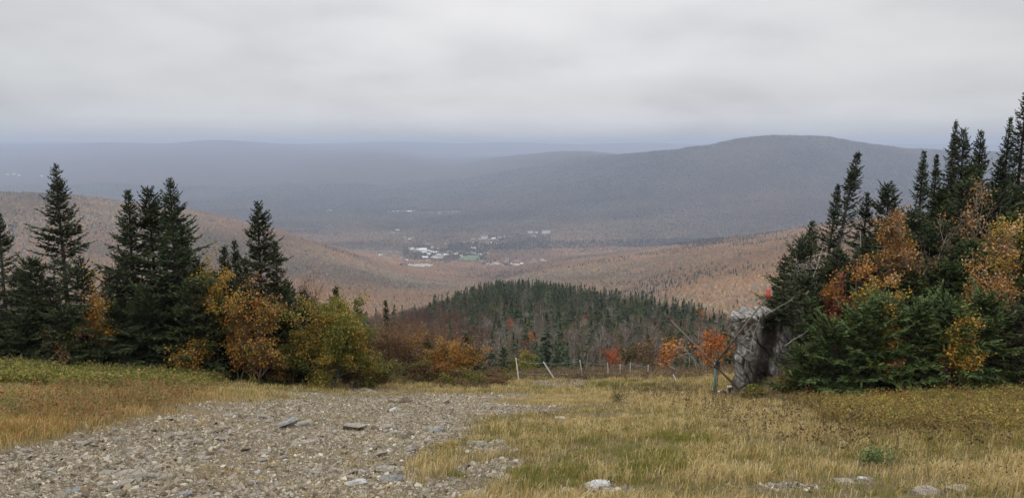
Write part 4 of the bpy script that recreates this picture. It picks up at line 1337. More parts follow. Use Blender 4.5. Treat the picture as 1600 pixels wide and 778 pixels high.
def build_tower():
    y = 31.0
    b = footing(1115, y, 620)
    root = empty('snowmaking_tower', b)
    tag(root, 'green steel snowmaking post carrying two crossed booms with red nozzle heads', 'snow gun')
    ro = b
    top = P3(1119, 566, y)
    s = Soup(); s.tube(np.stack([b - [0, 0, .3], top]) - ro, .062, 12); s.build('post', M['greenpaint'], root, True)
    s = Soup(); s.tube(np.stack([b + (top - b) * .05, b + (top - b) * .98]) - ro + np.array([.10, -.02, 0]), .022, 8); s.build('water_pipe', M['steel'], root, True)
    s = Soup(); s.tube(np.stack([top - [0, 0, .22], top + [0, 0, .10]]) - ro, .085, 12); s.build('collar', M['blacksteel'], root, True)
    s = Soup(); s.box(top - ro + np.array([.07, -.10, -.06]), (.10, .14, .30)); s.build('hinge_bracket', M['blacksteel'], root)
    s = Soup(); s.tube(np.stack([top + [-.09, -.1, -.02], top + [-.03, -.13, .02]]) - ro, .04, 8); s.build('clamp', M['whitepaint'], root)
    # boom one: nozzle end up left, counter end down right
    a0, a1 = P3(1046, 498, y - .1), P3(1158, 612, y - .1)
    s = Soup(); s.tube(np.stack([a0, (a0 + a1) / 2, a1]) - ro, [.026, .036, .048], 10)
    bm = s.build('boom', M['steel'], root, True)
    bm['label'] = 'long boom slanting up to the left'
    d = unit(a0 - a1)
    s = Soup(); s.tube(np.stack([a0 - d * .05, a0 + d * .10, a0 + d * .18]) - ro, [.03, .036, .03], 10)
    s.tube(np.stack([a0 + d * .02, a0 + d * .02 + np.array([0, 0, .11])]) - ro, .014, 6)
    s.build('nozzle', M['nozzlered'], bm, True)
    # boom two: to the red head over the outcrop
    c0, c1 = P3(1118, 567, y - .15), P3(1199, 463, y - 1.6)
    s = Soup(); s.tube(np.stack([c0, (c0 + c1) / 2, c1]) - ro, [.044, .04, .034], 10)
    bm = s.build('boom', M['steel'], root, True)
    bm['label'] = 'thick boom slanting up to the right'
    s = Soup()
    h = c1 + np.array([.03, 0, .10])
    s.tube(np.stack([h - [0, 0, .16], h - [0, 0, .15], h + [0, 0, .0], h + [0, 0, .02], h + [0, 0, .17], h + [0, 0, .19]]) - ro, [.07, .095, .095, .075, .095, .06], 14)
    s.build('nozzle_head', M['redpaint'], bm, True)


build_tower()


def build_standpipe(px, pyb, pyt, y, kind, label):
    b = footing(px, y, pyb)
    root = empty('standpipe', b)
    tag(root, label, 'standpipe', 'standpipes beside the snowmaking post')
    H = height_to(b, px, pyt)
    s = Soup(); s.tube(np.array([[0, 0, -.2], [0, 0, H]]), .045, 10); s.build('pipe', M['blacksteel'], root, True)
    s = Soup()
    if kind == 'elbow':
        s.tube(np.array([[0, 0, H - .01], [-.03, 0, H + .05], [-.12, 0, H + .07], [-.26, -.03, H + .06]]), [.045, .05, .05, .045], 10)
        s.build('elbow', M['blacksteel'], root, True)
        s = Soup(); s.tube(np.array([[-.26, -.03, H + .06], [-.33, -.04, H + .055]]), .055, 10); s.build('coupling', M['whitepaint'], root, True)
    else:
        s.tube(np.array([[0, 0, H * .72], [0, 0, H * .9]]), .07, 10); s.build('valve_body', M['blacksteel'], root, True)
        s = Soup(); th = np.linspace(0, 2 * np.pi, 13)
        s.tube(np.stack([np.cos(th) * .09, np.sin(th) * .09, th * 0 + H + .05], 1), .014, 5); s.tube(np.array([[0, 0, H], [0, 0, H + .06]]), .02, 6); s.tube(np.array([[-.09, 0, H + .05], [.09, 0, H + .05]]), .01, 5)
        s.build('valve_wheel', M['whitepaint'], root, True)


build_standpipe(1134, 624, 614, 30.6, 'elbow', 'black standpipe with a short elbow turned left, beside the green post')
build_standpipe(1139, 624, 605, 31.0, 'valve', 'taller dark standpipe with a hand wheel, right of the elbow pipe')


# ------------------------------------------------------------------ trees on and before the knoll
def small_conifer(rng, H, R, n=150, bare=.05):
    s = Soup()
    s.tube(np.array([[0, 0, -.6], [0, 0, H * .5], [0, 0, H * .97]]), [.11, .07, .01], 4, -1.0, cap=False)
    z = H * (bare + (1 - bare) * rng.uniform(0, 1, n) ** 1.25)
    t = z / H
    az = rng.uniform(0, 6.28, n)
    L = R * ((1 - t) ** .8 * rng.uniform(.55, 1.2, n)) + .12
    D = unit(np.stack([np.cos(az), np.sin(az), -.25 + .8 * t ** 2 + rng.normal(0, .12, n)], 1))
    P = np.stack([D[:, 0] * 0, D[:, 1] * 0, z], 1)
    W = L * rng.uniform(.30, .5, n) + .06
    blades(s, P, D, L, W, unit(rng.normal(0, .35, (n, 3)) + np.array([0, 0, 1.0])), np.clip(rng.normal(.45, .22, n), 0, 1), .12)
    blades(s, np.array([[0, 0, H * .82]] * 5), unit(np.array([[.1, 0, 1], [-.1, .05, 1], [0, -.1, 1], [.06, .1, 1], [0, 0, 1.0]])), np.full(5, H * .18), np.full(5, .22), unit(rng.normal(0, 1, (5, 3))), np.full(5, .5))
    return s


def small_bare(rng, H, W, fine=150):
    s = Soup()
    tips = []
    lean = rng.normal(0, .10, 2)
    top = np.array([lean[0] * H, lean[1] * H, H])
    s.tube(np.stack([[0, 0, -.5], top * .5 + rng.normal(0, .22, 3), top]), [.07, .05, .015], 4, rng.choice([.25, .4, .9]), cap=False)
    for i in range(11):
        c = rng.uniform(.28, .9)
        p = top * c
        az = rng.uniform(0, 6.28)
        d = unit(np.array([math.cos(az) * .8, math.sin(az) * .8, 1.0]))
        L = W * .8 * rng.uniform(.6, 1.2) * (1.15 - c)+.8
        q = p + d * L
        s.tube(np.stack([p, (p + q) / 2 + rng.normal(0, .08, 3), q]), [.042, .03, .010], 3, np.clip(rng.normal(.38, .22), 0, 1), cap=False)
        tips.append((p, q))
    k = fine
    idx = rng.integers(0, len(tips), k)
    P = np.array([tips[i][0] + (tips[i][1] - tips[i][0]) * rng.uniform(.3, 1) for i in idx])
    D = unit(rng.normal(0, .8, (k, 3)) + np.array([0, 0, .8]))
    blades(s, P, D, rng.uniform(.4, 1.1, k), np.full(k, .06), unit(rng.normal(0, 1, (k, 3))), np.clip(rng.normal(.3, .2, k), 0, 1))
    return s


def small_leafy(rng, H, W, n=620):
    s = Soup()
    s.tube(np.array([[0, 0, -.5], [0, 0, H * .5], [.1, 0, H * .9]]), [.10, .07, .02], 4, -1.0, cap=False)
    for i in range(8):
        c = rng.uniform(.25, .7); az = rng.uniform(0, 6.28)
        s.tube(np.array([[0, 0, H * c], [math.cos(az) * W * .35, math.sin(az) * W * .35, H * (c + .25)]]), [.05, .015], 3, -1.0, cap=False)
    nb = 20
    cb = np.stack([rng.normal(0, W * .24, nb), rng.normal(0, W * .24, nb), H * rng.uniform(.35, .9, nb)], 1)
    i = rng.integers(0, nb, n)
    P = cb[i] + rng.normal(0, 1, (n, 3)) * np.array([.15, .15, .11]) * W
    P[:, 2] = np.clip(P[:, 2], .25, H * 1.02)
    tone = rng.normal(.5, .18, nb)[i] + rng.normal(0, .14, n)
    L = rng.uniform(.22, .45, n)
    blades(s, P, unit(rng.normal(0, 1, (n, 3))), L, L * .75, unit(rng.normal(0, .8, (n, 3)) + [0, 0, .8]), np.clip(tone, 0, 1))
    return s


def two_tone(name, leafstops, shift=.03, trans=0.0):
    """leaf ramp for tint >= 0, bark for the trunk (tint -1)"""
    m = mat_ramp(name, leafstops, hue_shift=shift, rough=.8, trans=trans)
    nt = m.node_tree
    k = NT(nt)
    at = [n for n in nt.nodes if n.type == 'ATTRIBUTE'][0]
    fac = k.math('LESS_THAN', at.outputs['Fac'], -.3)
    for l in list(nt.links):
        if l.to_socket.name in ('Base Color',) or (l.to_node.type == 'BSDF_TRANSLUCENT' and l.to_socket.name == 'Color'):
            src, dst = l.from_socket, l.to_socket
            k.l(k.mix(fac, src, (.13, .115, .10)), dst)
    return m


M['far_spruce'] = two_tone('distant spruce', [(0, (.022, .032, .018)), (.5, (.052, .072, .036)), (1, (.105, .130, .065))], .035)
M['far_orange'] = two_tone('distant orange maple', [(0, (.20, .065, .016)), (.5, (.40, .135, .026)), (1, (.52, .22, .05))], .012, .2)
M['far_olive'] = two_tone('distant olive birch', [(0, (.04, .042, .014)), (.5, (.095, .09, .028)), (1, (.18, .155, .045))], .05, .2)
M['far_rust'] = two_tone('distant rust tree', [(0, (.075, .045, .026)), (.5, (.15, .092, .05)), (1, (.24, .155, .085))], .04, .2)
M['far_red'] = two_tone('distant red maple', [(0, (.18, .04, .02)), (.5, (.34, .085, .04)), (1, (.45, .15, .07))], .012, .2)
M['far_bare'] = M['bare']

PROTO = {}
_r = np.random.default_rng(77)
for nm, kind, mat, fn in (('spruce_tree', 'spruce', 'far_spruce', lambda: small_conifer(_r, 7.0, _r.uniform(1.2, 1.8), 240)), ('bare_tree', 'bare', 'far_bare', lambda: small_bare(_r, 6.5, 3.6)), ('bare_tree', 'russet', 'twig', lambda: small_bare(_r, 6.5, 3.8, 190)),
                          ('maple_tree', 'orange', 'far_orange', lambda: small_leafy(_r, 5, 4.2)), ('birch_tree', 'olive', 'far_olive', lambda: small_leafy(_r, 5, 4.0)),
                          ('birch_tree', 'rust', 'far_rust', lambda: small_leafy(_r, 5, 4.0, 380)), ('maple_tree', 'red', 'far_red', lambda: small_leafy(_r, 5, 4.0))):
    PROTO[kind] = []
    for q in range(6 if kind in ('spruce', 'bare') else 4):
        o = fn().build(nm, M[mat], link=False)
        PROTO[kind].append(o)

CATS = {'russet': 'bare tree', 'spruce': 'spruce', 'bare': 'bare tree', 'orange': 'maple', 'olive': 'birch', 'rust': 'birch', 'red': 'maple'}
HREF = {'russet': 6.5, 'spruce': 7.0, 'bare': 6.5, 'orange': 5, 'olive': 5, 'rust': 5, 'red': 5}


def put(kind, x, y, z, H, wide, label, group, rng):
    p = PROTO[kind][rng.integers(0, len(PROTO[kind]))]
    o = p.copy()
    COL.objects.link(o)
    s = H / HREF[kind]
    o.location = (x, y, z)
    o.scale = (s * wide, s * wide, s)
    o.rotation_euler = (rng.normal(0, .03), rng.normal(0, .03), rng.uniform(0, 6.28))
    tag(o, label, CATS[kind], group)
    return o


# single trees in the dip behind the fence, told apart
NAMED = [
    ('orange', 1112, 510, 60, 3.9, 1.05, 'vivid orange maple between the dead tree and the outcrop'),
    ('orange', 1044, 530, 84, 5, 1.1, 'broad orange maple behind the arched dead stem'),
    ('red', 962, 538, 92, 5, .8, 'bright red maple left of the round olive birch'),
    ('olive', 984, 529, 86, 5, 1.15, 'round olive green birch between the red maple and the rust birch'),
    ('rust', 1016, 532, 84, 5, 1.1, 'dull rust brown birch right of the round olive birch'),
    ('rust', 1066, 540, 80, 5, .9, 'thin rust brown birch behind the white dead tree'),
    ('rust', 1152, 520, 66, 5, .8, 'rust orange birch close to the left face of the outcrop'),
    ('orange', 832, 518, 160, 5, .8, 'small round orange maple on the knoll above the second fence post'),
    ('red', 795, 496, 210, 5, .9, 'small salmon red maple on the left shoulder of the knoll'),
    ('red', 918, 488, 250, 5, .8, 'small red maple on the middle of the knoll'),
    ('rust', 905, 492, 230, 5, .9, 'pale rust birch beside the small red maple on the knoll'),
    ('olive', 888, 502, 205, 5, 1.0, 'olive birch on the knoll above the third fence post'),
    ('olive', 1010, 512, 190, 5, 1.0, 'olive birch near the right end of the knoll'),
    ('orange', 1100, 482, 240, 5, 1.0, 'faint orange maple among the spruces at the right end of the knoll'),
    ('spruce', 1150, 478, 150, 7, 1.0, 'tall dark spruce rising beside the outcrop top'),
    ('spruce', 1137, 527, 66, 7, 1.5, 'dark spruce pressed between the vivid orange maple and the outcrop'),
    ('spruce', 1078, 540, 64, 7, 1.4, 'squat dark spruce behind the white dead tree'),
    ('spruce', 1090, 532, 68, 7, 1.3, 'dark spruce left of the vivid orange maple'),
    ('spruce', 1058, 548, 66, 7, 1.5, 'low dark spruce behind the arched dead stem'),
    ('spruce', 1062, 498, 130, 7, 1.1, 'dark spruce behind the upper end of the left boom'),
    ('spruce', 845, 540, 100, 7, 1.3, 'low spruce between the first two fence posts'),
    ('spruce', 870, 528, 118, 7, 1.1, 'dark spruce above the gap between the second and third fence posts'),
    ('spruce', 888, 531, 112, 7, 1.2, 'dark spruce just left of the third fence post'),
    ('spruce', 838, 530, 115, 7, 1.2, 'dark pointed spruce above the second fence post'),
    ('bare', 1024, 512, 120, 6, 1.0, 'pale bare birch right of the olive birch on the knoll'),
]
rn = np.random.default_rng(5)
NPOS = []
for kind, px, pt, y, hh, wide, lab in NAMED:
    b = footing(px, y, 560)
    H = max(height_to(b, px, pt), 1.5)
    put(kind, b[0], b[1], b[2] - .2, H, wide * (.80 if kind in ('orange', 'red', 'olive', 'rust') else 1.15), lab, None, rn)
    NPOS.append((px, y, pt))

# the close stand on the knoll: the nearest three hundred of each kind one by one, the rest as woods
def knoll_points(n, rng):
    U0, U1 = ray(np.array([520.0, 1330.0]), 520.0)[0]
    y = np.sqrt(rng.uniform(64.0 ** 2, 520.0 ** 2, n))
    u = rng.uniform(U0, U1, n)
    return u, y


rk = np.random.default_rng(23)
u, y = knoll_points(30000, rk)
x = u * y
z = land(x, y)
px, py = project(x, y, z)
crest = np.interp(px, [p[0] for p in KNOLL], [p[2] for p in KNOLL])
keep = (y < crest * 1.25) & ~((px > 800) & (y < 96)) & ~((px <= 800) & (y < 72))
for nx_, ny_, pt_ in NPOS:
    keep &= ~((np.abs(px - nx_) < 26) & (y < ny_ + 2) & (y > ny_ - 16))
    keep &= np.hypot(x - (nx_ - 800) / FPX * ny_, y - ny_) > 2.2
# clearing by the fence, thinner close by
cell = {}
sel = []
for i in np.nonzero(keep)[0]:
    d = 2.9 if y[i] > 110 else 2.6
    kx, ky = int(x[i] // d), int(y[i] // d)
    if (kx, ky) in cell: continue
    cell[(kx, ky)] = 1; sel.append(i)
sel = np.array(sel)
x, y, z, px, py = x[sel], y[sel], z[sel], px[sel], py[sel]
f = fbm(x / 26, y / 26, 61, 3)
# spruce rules the crest and the right, bare birch the left flank and the foot
up = np.clip((560 - py) / 90, 0, 1)
pspruce = np.clip(.18 + .85 * up + 1.6 * f - .75 * sstep(760, 600, px) - .35 * (y < 100), .03, .95)
isS = rk.random(len(x)) < pspruce
kinds = np.where(isS, 'spruce', 'bare').astype(object)
r2 = rk.random(len(x))
kinds[(~isS) & (r2 < .09)] = 'rust'
kinds[(~isS) & (r2 > .975)] = 'olive'
kinds[(~isS) & (y < 105) & (r2 < .22)] = 'rust'
kinds[(~isS) & (px < 790) & (rk.random(len(x)) < .85 * sstep(800, 700, px))] = 'russet'
Hh = np.where(isS, 3.4 + 6.6 * rk.random(len(x)) ** 1.7, rk.uniform(3.0, 6.4, len(x)))
Hh = np.where(y < 125, Hh * .72, Hh)
order = np.argsort(y)
count = {'russet': 0, 'spruce': 0, 'bare': 0, 'rust': 0, 'olive': 0}
LK = {'russet': ('leafless reddish brown birch in the thickets left of the knoll', 'russet birches left of the knoll'), 'spruce': ('dark green spruce in the close stand covering the knoll beyond the fence', 'spruces on the knoll'),
      'bare': ('leafless grey birch among the spruces on the knoll beyond the fence', 'bare birches on the knoll'),
      'rust': ('dull rust birch among the bare birches on the knoll beyond the fence', 'rust birches on the knoll'),
      'olive': ('olive leaved birch scattered through the bare birches on the knoll', 'olive birches on the knoll')}
rest = {'spruce': [], 'bare': [], 'russet': []}
for i in order:
    k = kinds[i]
    if count[k] < {'spruce': 190, 'bare': 150, 'russet': 140, 'rust': 200, 'olive': 60}[k]:
        count[k] += 1
        put(k, x[i], y[i], z[i] - .15, Hh[i], {'spruce': 1.05, 'rust': .7, 'olive': .7}.get(k, 1.0), LK[k][0], LK[k][1], rk)
    elif k in rest:
        rest[k].append(i)


def merged(name, items, protos, mat, href, rng, wide=1.05):
    vs, qs, ts, at, n = [], [], [], [], 0
    data = []
    for p in protos:
        me = p.data
        v = np.empty(len(me.vertices) * 3, np.float32); me.vertices.foreach_get('co', v)
        a = np.empty(len(me.vertices), np.float32); me.attributes['tint'].data.foreach_get('value', a)
        lt = np.array([len(f.vertices) for f in me.polygons])
        T = np.array([list(f.vertices) for f in me.polygons if len(f.vertices) == 3]); Q = np.array([list(f.vertices) for f in me.polygons if len(f.vertices) == 4])
        data.append((v.reshape(-1, 3), a, T, Q))
    for i in items:
        v, a, T, Q = data[rng.integers(0, len(data))]
        s = Hh[i] / href; an = rng.uniform(0, 6.28); c, sn = math.cos(an), math.sin(an)
        w = np.stack([(v[:, 0] * c - v[:, 1] * sn) * s * wide + x[i], (v[:, 0] * sn + v[:, 1] * c) * s * wide + y[i], v[:, 2] * s + z[i] - .15], 1)
        tone = rng.normal(0, .14)
        vs.append(w); at.append(np.where(a < -.3, a, np.clip(a + tone, 0, 1))); ts.append(T + n)
        if len(Q): qs.append(Q + n)
        n += len(v)
    F = [np.concatenate(ts)] + ([np.concatenate(qs)] if qs else [])
    return tag(mesh_obj(name, np.concatenate(vs), F, mat, attrs={'tint': np.concatenate(at)}), kind='stuff')


merged('spruce_woods', rest['spruce'], PROTO['spruce'], M['far_spruce'], 7.0, rk)
merged('birch_woods', rest['bare'], PROTO['bare'], M['bare'], 6.5, rk, 1.0)
if rest['russet']: merged('russet_woods', rest['russet'], PROTO['russet'], M['twig'], 6.5, rk, 1.0)


# ------------------------------------------------------------------ woods on the far slopes: one canopy of many crowns
VILLAGE_CLEAR = [(660, 392, 30, 10), (690, 405, 40, 8), (655, 416, 45, 4), (735, 404, 22, 7), (765, 414, 22, 3), (800, 415, 25, 4), (845, 365, 30, 4), (770, 373, 24, 5), (620, 360, 14, 4), (645, 332, 55, 3), (700, 331, 40, 3), (850, 409, 9, 3)]


def far_woods():
    rng = np.random.default_rng(99)
    n = 560000
    u = rng.uniform(-.80, .80, n)
    y = 480 * (8200 / 480) ** (rng.uniform(0, 1, n) ** .72)
    x = u * y
    z = land(x, y)
    z1 = land(x + 4, y); z2 = land(x, y + 4)
    px, py = project(x, y, z)
    # only slopes that face this side of the valley or lie level
    keep = (py < 560)
    slope_away = (z2 - z) / 4 < -.35
    keep &= ~slope_away
    for cx, cy, rx, ry in VILLAGE_CLEAR:
        keep &= ((px - cx) / rx) ** 2 + ((py - cy) / ry) ** 2 > .25 + .9 * rng.random(n)
    x, y, z, px, py = x[keep], y[keep], z[keep], px[keep], py[keep]
    n = len(x)
    big = fbm(x / 700, y / 700, 71, 4); mid = fbm(x / 120, y / 120, 75, 3)
    t = rng.random(n)
    pal = np.array([(.17, .132, .10), (.215, .128, .070), (.26, .128, .052), (.29, .185, .065), (.12, .10, .05), (.030, .045, .030)])
    w = np.stack([.30 - 1.6 * big, .34 + .6 * mid + .5 * big, .18 + 1.5 * big, .09 + .4 * mid - .5 * big, .10 - .3 * mid - .6 * big, np.clip(.07 + 1.5 * (fbm(x / 330, y / 330, 79, 3) - .13), .008, 1)], 1)
    w = np.clip(w, .004, None); w = np.cumsum(w / w.sum(1, keepdims=True), 1)
    kind = (t[:, None] > w).sum(1).clip(0, 5)
    # darker conifer belts across the valley floor
    belt = ((np.abs(py - (384 - (px - 900) * .02)) < 6) & (px > 700) & (px < 1130)) | ((np.abs(py - 400) < 8) & (px > 630) & (px < 760)) | ((np.abs(py - 374) < 5) & (px > 780) & (px < 860))
    belt &= rng.random(n) < .6
    kind[belt] = 5
    pal = pal * .74 + pal.mean(1, keepdims=True) * .26
    pal = pal * np.array([.97, .95, .87])
    tint = pal[kind] * rng.uniform(.76, 1.26, n)[:, None] * (1 + rng.normal(0, .05, (n, 3)))
    con = kind == 5
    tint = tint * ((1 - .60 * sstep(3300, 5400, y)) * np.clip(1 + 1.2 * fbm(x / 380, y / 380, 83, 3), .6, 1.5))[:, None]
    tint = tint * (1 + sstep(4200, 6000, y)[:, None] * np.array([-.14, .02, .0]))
    gr = np.maximum(1.0, y / 2900)
    r = rng.uniform(2.6, 5.4, n) * gr * np.where(con, .62, 1.0)
    h = np.where(con, rng.uniform(10, 17, n), rng.uniform(7, 12.5, n)) * np.maximum(1.0, y / 3600)
    k = 5
    th = rng.uniform(0, 6.28, n)[:, None] + np.arange(k) * 2 * np.pi / k
    rr = r[:, None] * rng.uniform(.75, 1.2, (n, k))
    ring = np.stack([np.cos(th) * rr + x[:, None], np.sin(th) * rr + y[:, None], z[:, None] + h[:, None] * np.where(con, .15, .52)[:, None] * rng.uniform(.8, 1.2, (n, k))], -1)
    top = np.stack([x + rng.normal(0, .6, n), y + rng.normal(0, .6, n), z + h], -1)[:, None, :]
    low = np.stack([x, y, z - 1.5], -1)[:, None, :]
    V = np.concatenate([top, ring, low], 1).reshape(-1, 3)
    o = np.arange(n)[:, None] * (k + 2)
    F = []
    for a in range(k):
        b = (a + 1) % k
        F.append(o + [0, 1 + a, 1 + b]); F.append(o + [k + 1, 1 + b, 1 + a])
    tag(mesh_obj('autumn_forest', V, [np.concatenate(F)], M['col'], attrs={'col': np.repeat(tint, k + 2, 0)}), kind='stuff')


far_woods()


# ------------------------------------------------------------------ the village on the valley floor
def ground_hit(px, py, y0=1200, y1=15000):
    ys = np.geomspace(y0, y1, 900)
    u, s = ray(px, py)
    d = EYE[2] + s * ys - land(u * ys, ys)
    i = np.nonzero(d <= 0)[0]
    i = i[0] if len(i) else np.argmin(np.abs(d))
    yy = ys[i]
    return np.array([u * yy, yy, land1(u * yy, yy)])


M['housewhite'] = mat_ramp('pale painted boards', [(0, (.55, .54, .52)), (1, (.80, .79, .77))], rough=.7, noise_scale=.2, noise_amt=.3)
M['housetan'] = mat_ramp('tan boards', [(0, (.36, .32, .27)), (1, (.50, .46, .40))], rough=.7, noise_scale=.2, noise_amt=.3)
M['roofgrey'] = mat_ramp('grey roofing', [(0, (.16, .16, .165)), (1, (.34, .34, .34))], rough=.8, noise_scale=.3, noise_amt=.5)
M['roofpale'] = mat_ramp('pale metal roofing', [(0, (.60, .60, .61)), (1, (.82, .82, .82))], rough=.5, noise_scale=.3, noise_amt=.4)
M['glass'] = mat_ramp('dark window glass', [(0, (.02, .025, .03)), (1, (.05, .055, .06))], rough=.15, spec=.5)


def house(base, w, d, h, rz, wall, roof, label, group=None, name='house', cat='house', windows=0):
    root = empty(name, base, rz)
    tag(root, label, cat, group)
    s = Soup(); s.box((0, 0, h / 2 - 1), (w, d, h + 2)); wl = s.build('wall', M[wall], root)
    r = .42 * d
    x, y = w / 2 + .6, d / 2 + .7
    V = np.array([[-x, -y, h + .02], [x, -y, h + .02], [x, y, h + .02], [-x, y, h + .02], [-x, 0, h + r], [x, 0, h + r]])
    s = Soup(); s.add(V, [[0, 4, 3], [1, 2, 5]], [[0, 1, 5, 4], [2, 3, 4, 5], [0, 3, 2, 1]]); s.build('roof', M[roof], root)
    for fl in range(windows):
        for c in range(max(2, int(w / 5))):
            s = Soup(); s.box((-w / 2 + (c + .5) * w / max(2, int(w / 5)), -d / 2 - .02, 1.8 + 3 * fl), (1.4, .12, 1.5)); s.build('window', M['glass'], root)
    return root


house(ground_hit(661, 393), 34, 18, 9, .15, 'housewhite', 'roofpale', 'brightest and largest white building in the valley village', name='building', cat='building', windows=2)
house(ground_hit(668, 383), 24, 10, 6, -.2, 'housewhite', 'roofgrey', 'smaller pale building just above the brightest white one', name='building', cat='building', windows=1)
for px, py, w, lab in ((829, 367, 30, 'tall white lodge block, left one of two at the far edge of the village'), (853, 366, 44, 'long white lodge block, right one of two at the far edge of the village'), (757, 375, 36, 'white lodge with a grey roof in the middle of the village')):
    house(ground_hit(px, py), w, 16, 15, .1, 'housewhite', 'roofgrey', lab, name='building', cat='building', windows=3)
rv = np.random.default_rng(3)
VIL = [(640, 390), (648, 393), (676, 388), (684, 391), (690, 401), (682, 403), (697, 400), (704, 396), (712, 399), (720, 402), (731, 398), (742, 398), (750, 400), (757, 397), (763, 399), (604, 398), (610, 396), (598, 400), (634, 409), (640, 407),
       (726, 381), (733, 379), (739, 381), (750, 376), (764, 376), (771, 374), (781, 372), (787, 371), (795, 371), (803, 370), (815, 369), (838, 365), (861, 364), (672, 399), (665, 404), (594, 352), (601, 353), (607, 354), (621, 361), (570, 330), (537, 332), (548, 330), (740, 338), (712, 352), (776, 413), (790, 411), (762, 415), (848, 408)]
for cx, cy, sx, sy, k in ((690, 398, 45, 6, 16), (760, 380, 40, 5, 10), (620, 404, 22, 5, 7), (800, 412, 40, 4, 8), (845, 372, 30, 3, 5), (640, 372, 40, 6, 6)):
    VIL += [(rv.normal(cx, sx * .55), rv.normal(cy, sy * .55)) for _ in range(k)]
for i, (px, py) in enumerate(VIL):
    big = rv.random() < .3
    house(ground_hit(px + rv.normal(0, .6), py), rv.uniform(12, 18) * (1.5 if big else 1), rv.uniform(8, 11), rv.uniform(5, 8), rv.uniform(-.5, .5), 'housewhite' if rv.random() < .6 else 'housetan', 'roofgrey' if rv.random() < .75 else 'roofpale',
          'small pale gabled house among the trees of the valley village', 'houses of the valley village')
for i, (px, py) in enumerate([(12, 274), (22, 273), (30, 275), (66, 276), (340, 296), (372, 295), (385, 297), (360, 299), (500, 332), (515, 331), (555, 330), (640, 332)]):
    house(ground_hit(px, py), rv.uniform(22, 34), 14, 8, rv.uniform(-.4, .4), 'housewhite', 'roofpale', 'tiny white farm house far out on the hazy valley floor', 'farm houses far out in the valley', name='farm_house')


def patch(name, pts, col, lift=2.0, n=14):
    """an open field or yard laid on the valley floor; pts are the four corners in the photo"""
    c = [ground_hit(*p) for p in pts]
    s, t = np.meshgrid(np.linspace(0, 1, n), np.linspace(0, 1, n))
    s, t = s.ravel()[:, None], t.ravel()[:, None]
    P = (c[0] * (1 - s) + c[1] * s) * (1 - t) + (c[3] * (1 - s) + c[2] * s) * t
    P = P + (fbm(P[:, 0] / 40, P[:, 1] / 40, 5, 2) * 25)[:, None] * np.array([1, 1, 0]) * (np.abs(t - .5) * 2)
    z = land(P[:, 0], P[:, 1]) + lift
    return tag(mesh_obj(name, np.stack([P[:, 0], P[:, 1], z], 1), [grid_faces(n, n)], col, smooth=True), kind='structure')


def field_mat(name, a, b, sc=.03):
    m = bpy.data.materials.new(name); m.use_nodes = True
    k = NT(m.node_tree); bs = m.node_tree.nodes['Principled BSDF']
    tc = k.n('ShaderNodeTexCoord'); no = k.n('ShaderNodeTexNoise', i_Scale=sc, i_Detail=5.0); k.l(tc.outputs['Object'], no.inputs['Vector'])
    k.l(k.ramp(no.outputs[0], [(.35, a), (.65, b)]), bs.inputs['Base Color']); bs.inputs['Roughness'].default_value = .95
    return m


M['field_green'] = field_mat('pasture', (.06, .10, .05), (.12, .16, .08))
M['field_tan'] = field_mat('mown field', (.24, .21, .14), (.36, .31, .22))
M['field_pale'] = field_mat('bare ground', (.20, .17, .13), (.42, .39, .34), .06)
M['road'] = field_mat('pale road', (.38, .37, .36), (.48, .47, .46))
patch('field', [(716, 407), (752, 408), (748, 400), (720, 399)], M['field_green'])
patch('field', [(636, 415), (678, 418), (676, 412), (640, 411)], M['field_pale'])
patch('field', [(762, 418), (788, 416), (786, 411), (770, 411)], M['field_pale'])
patch('field', [(796, 413), (822, 417), (815, 412), (800, 410)], M['field_pale'])
patch('field', [(842, 409), (857, 411), (853, 407), (845, 407)], M['field_tan'])
patch('field', [(672, 404), (688, 405), (685, 400), (675, 400)], M['field_tan'])
patch('field', [(594, 401), (614, 401), (610, 396), (598, 396)], M['field_tan'])
patch('field', [(590, 333), (640, 331), (700, 328), (600, 330)], M['field_tan'], 4)
patch('field', [(640, 336), (715, 334), (715, 331), (645, 334)], M['field_tan'], 4)
patch('field', [(440, 338), (520, 336), (500, 331), (455, 333)], M['field_green'], 4)
patch('field', [(335, 299), (395, 297), (390, 294), (345, 296)], M['field_tan'], 4)
patch('field', [(672, 421), (690, 422), (688, 418), (676, 418)], M['field_green'])
patch('field', [(610, 409), (628, 410), (626, 406), (612, 405)], M['field_green'])
patch('field', [(560, 345), (600, 344), (590, 341), (565, 342)], M['field_green'], 4)
patch('road', [(648, 391), (700, 399), (702, 397), (650, 389)], M['road'], 3)
patch('road', [(640, 393), (646, 391), (646, 382), (644, 382)], M['road'], 3)
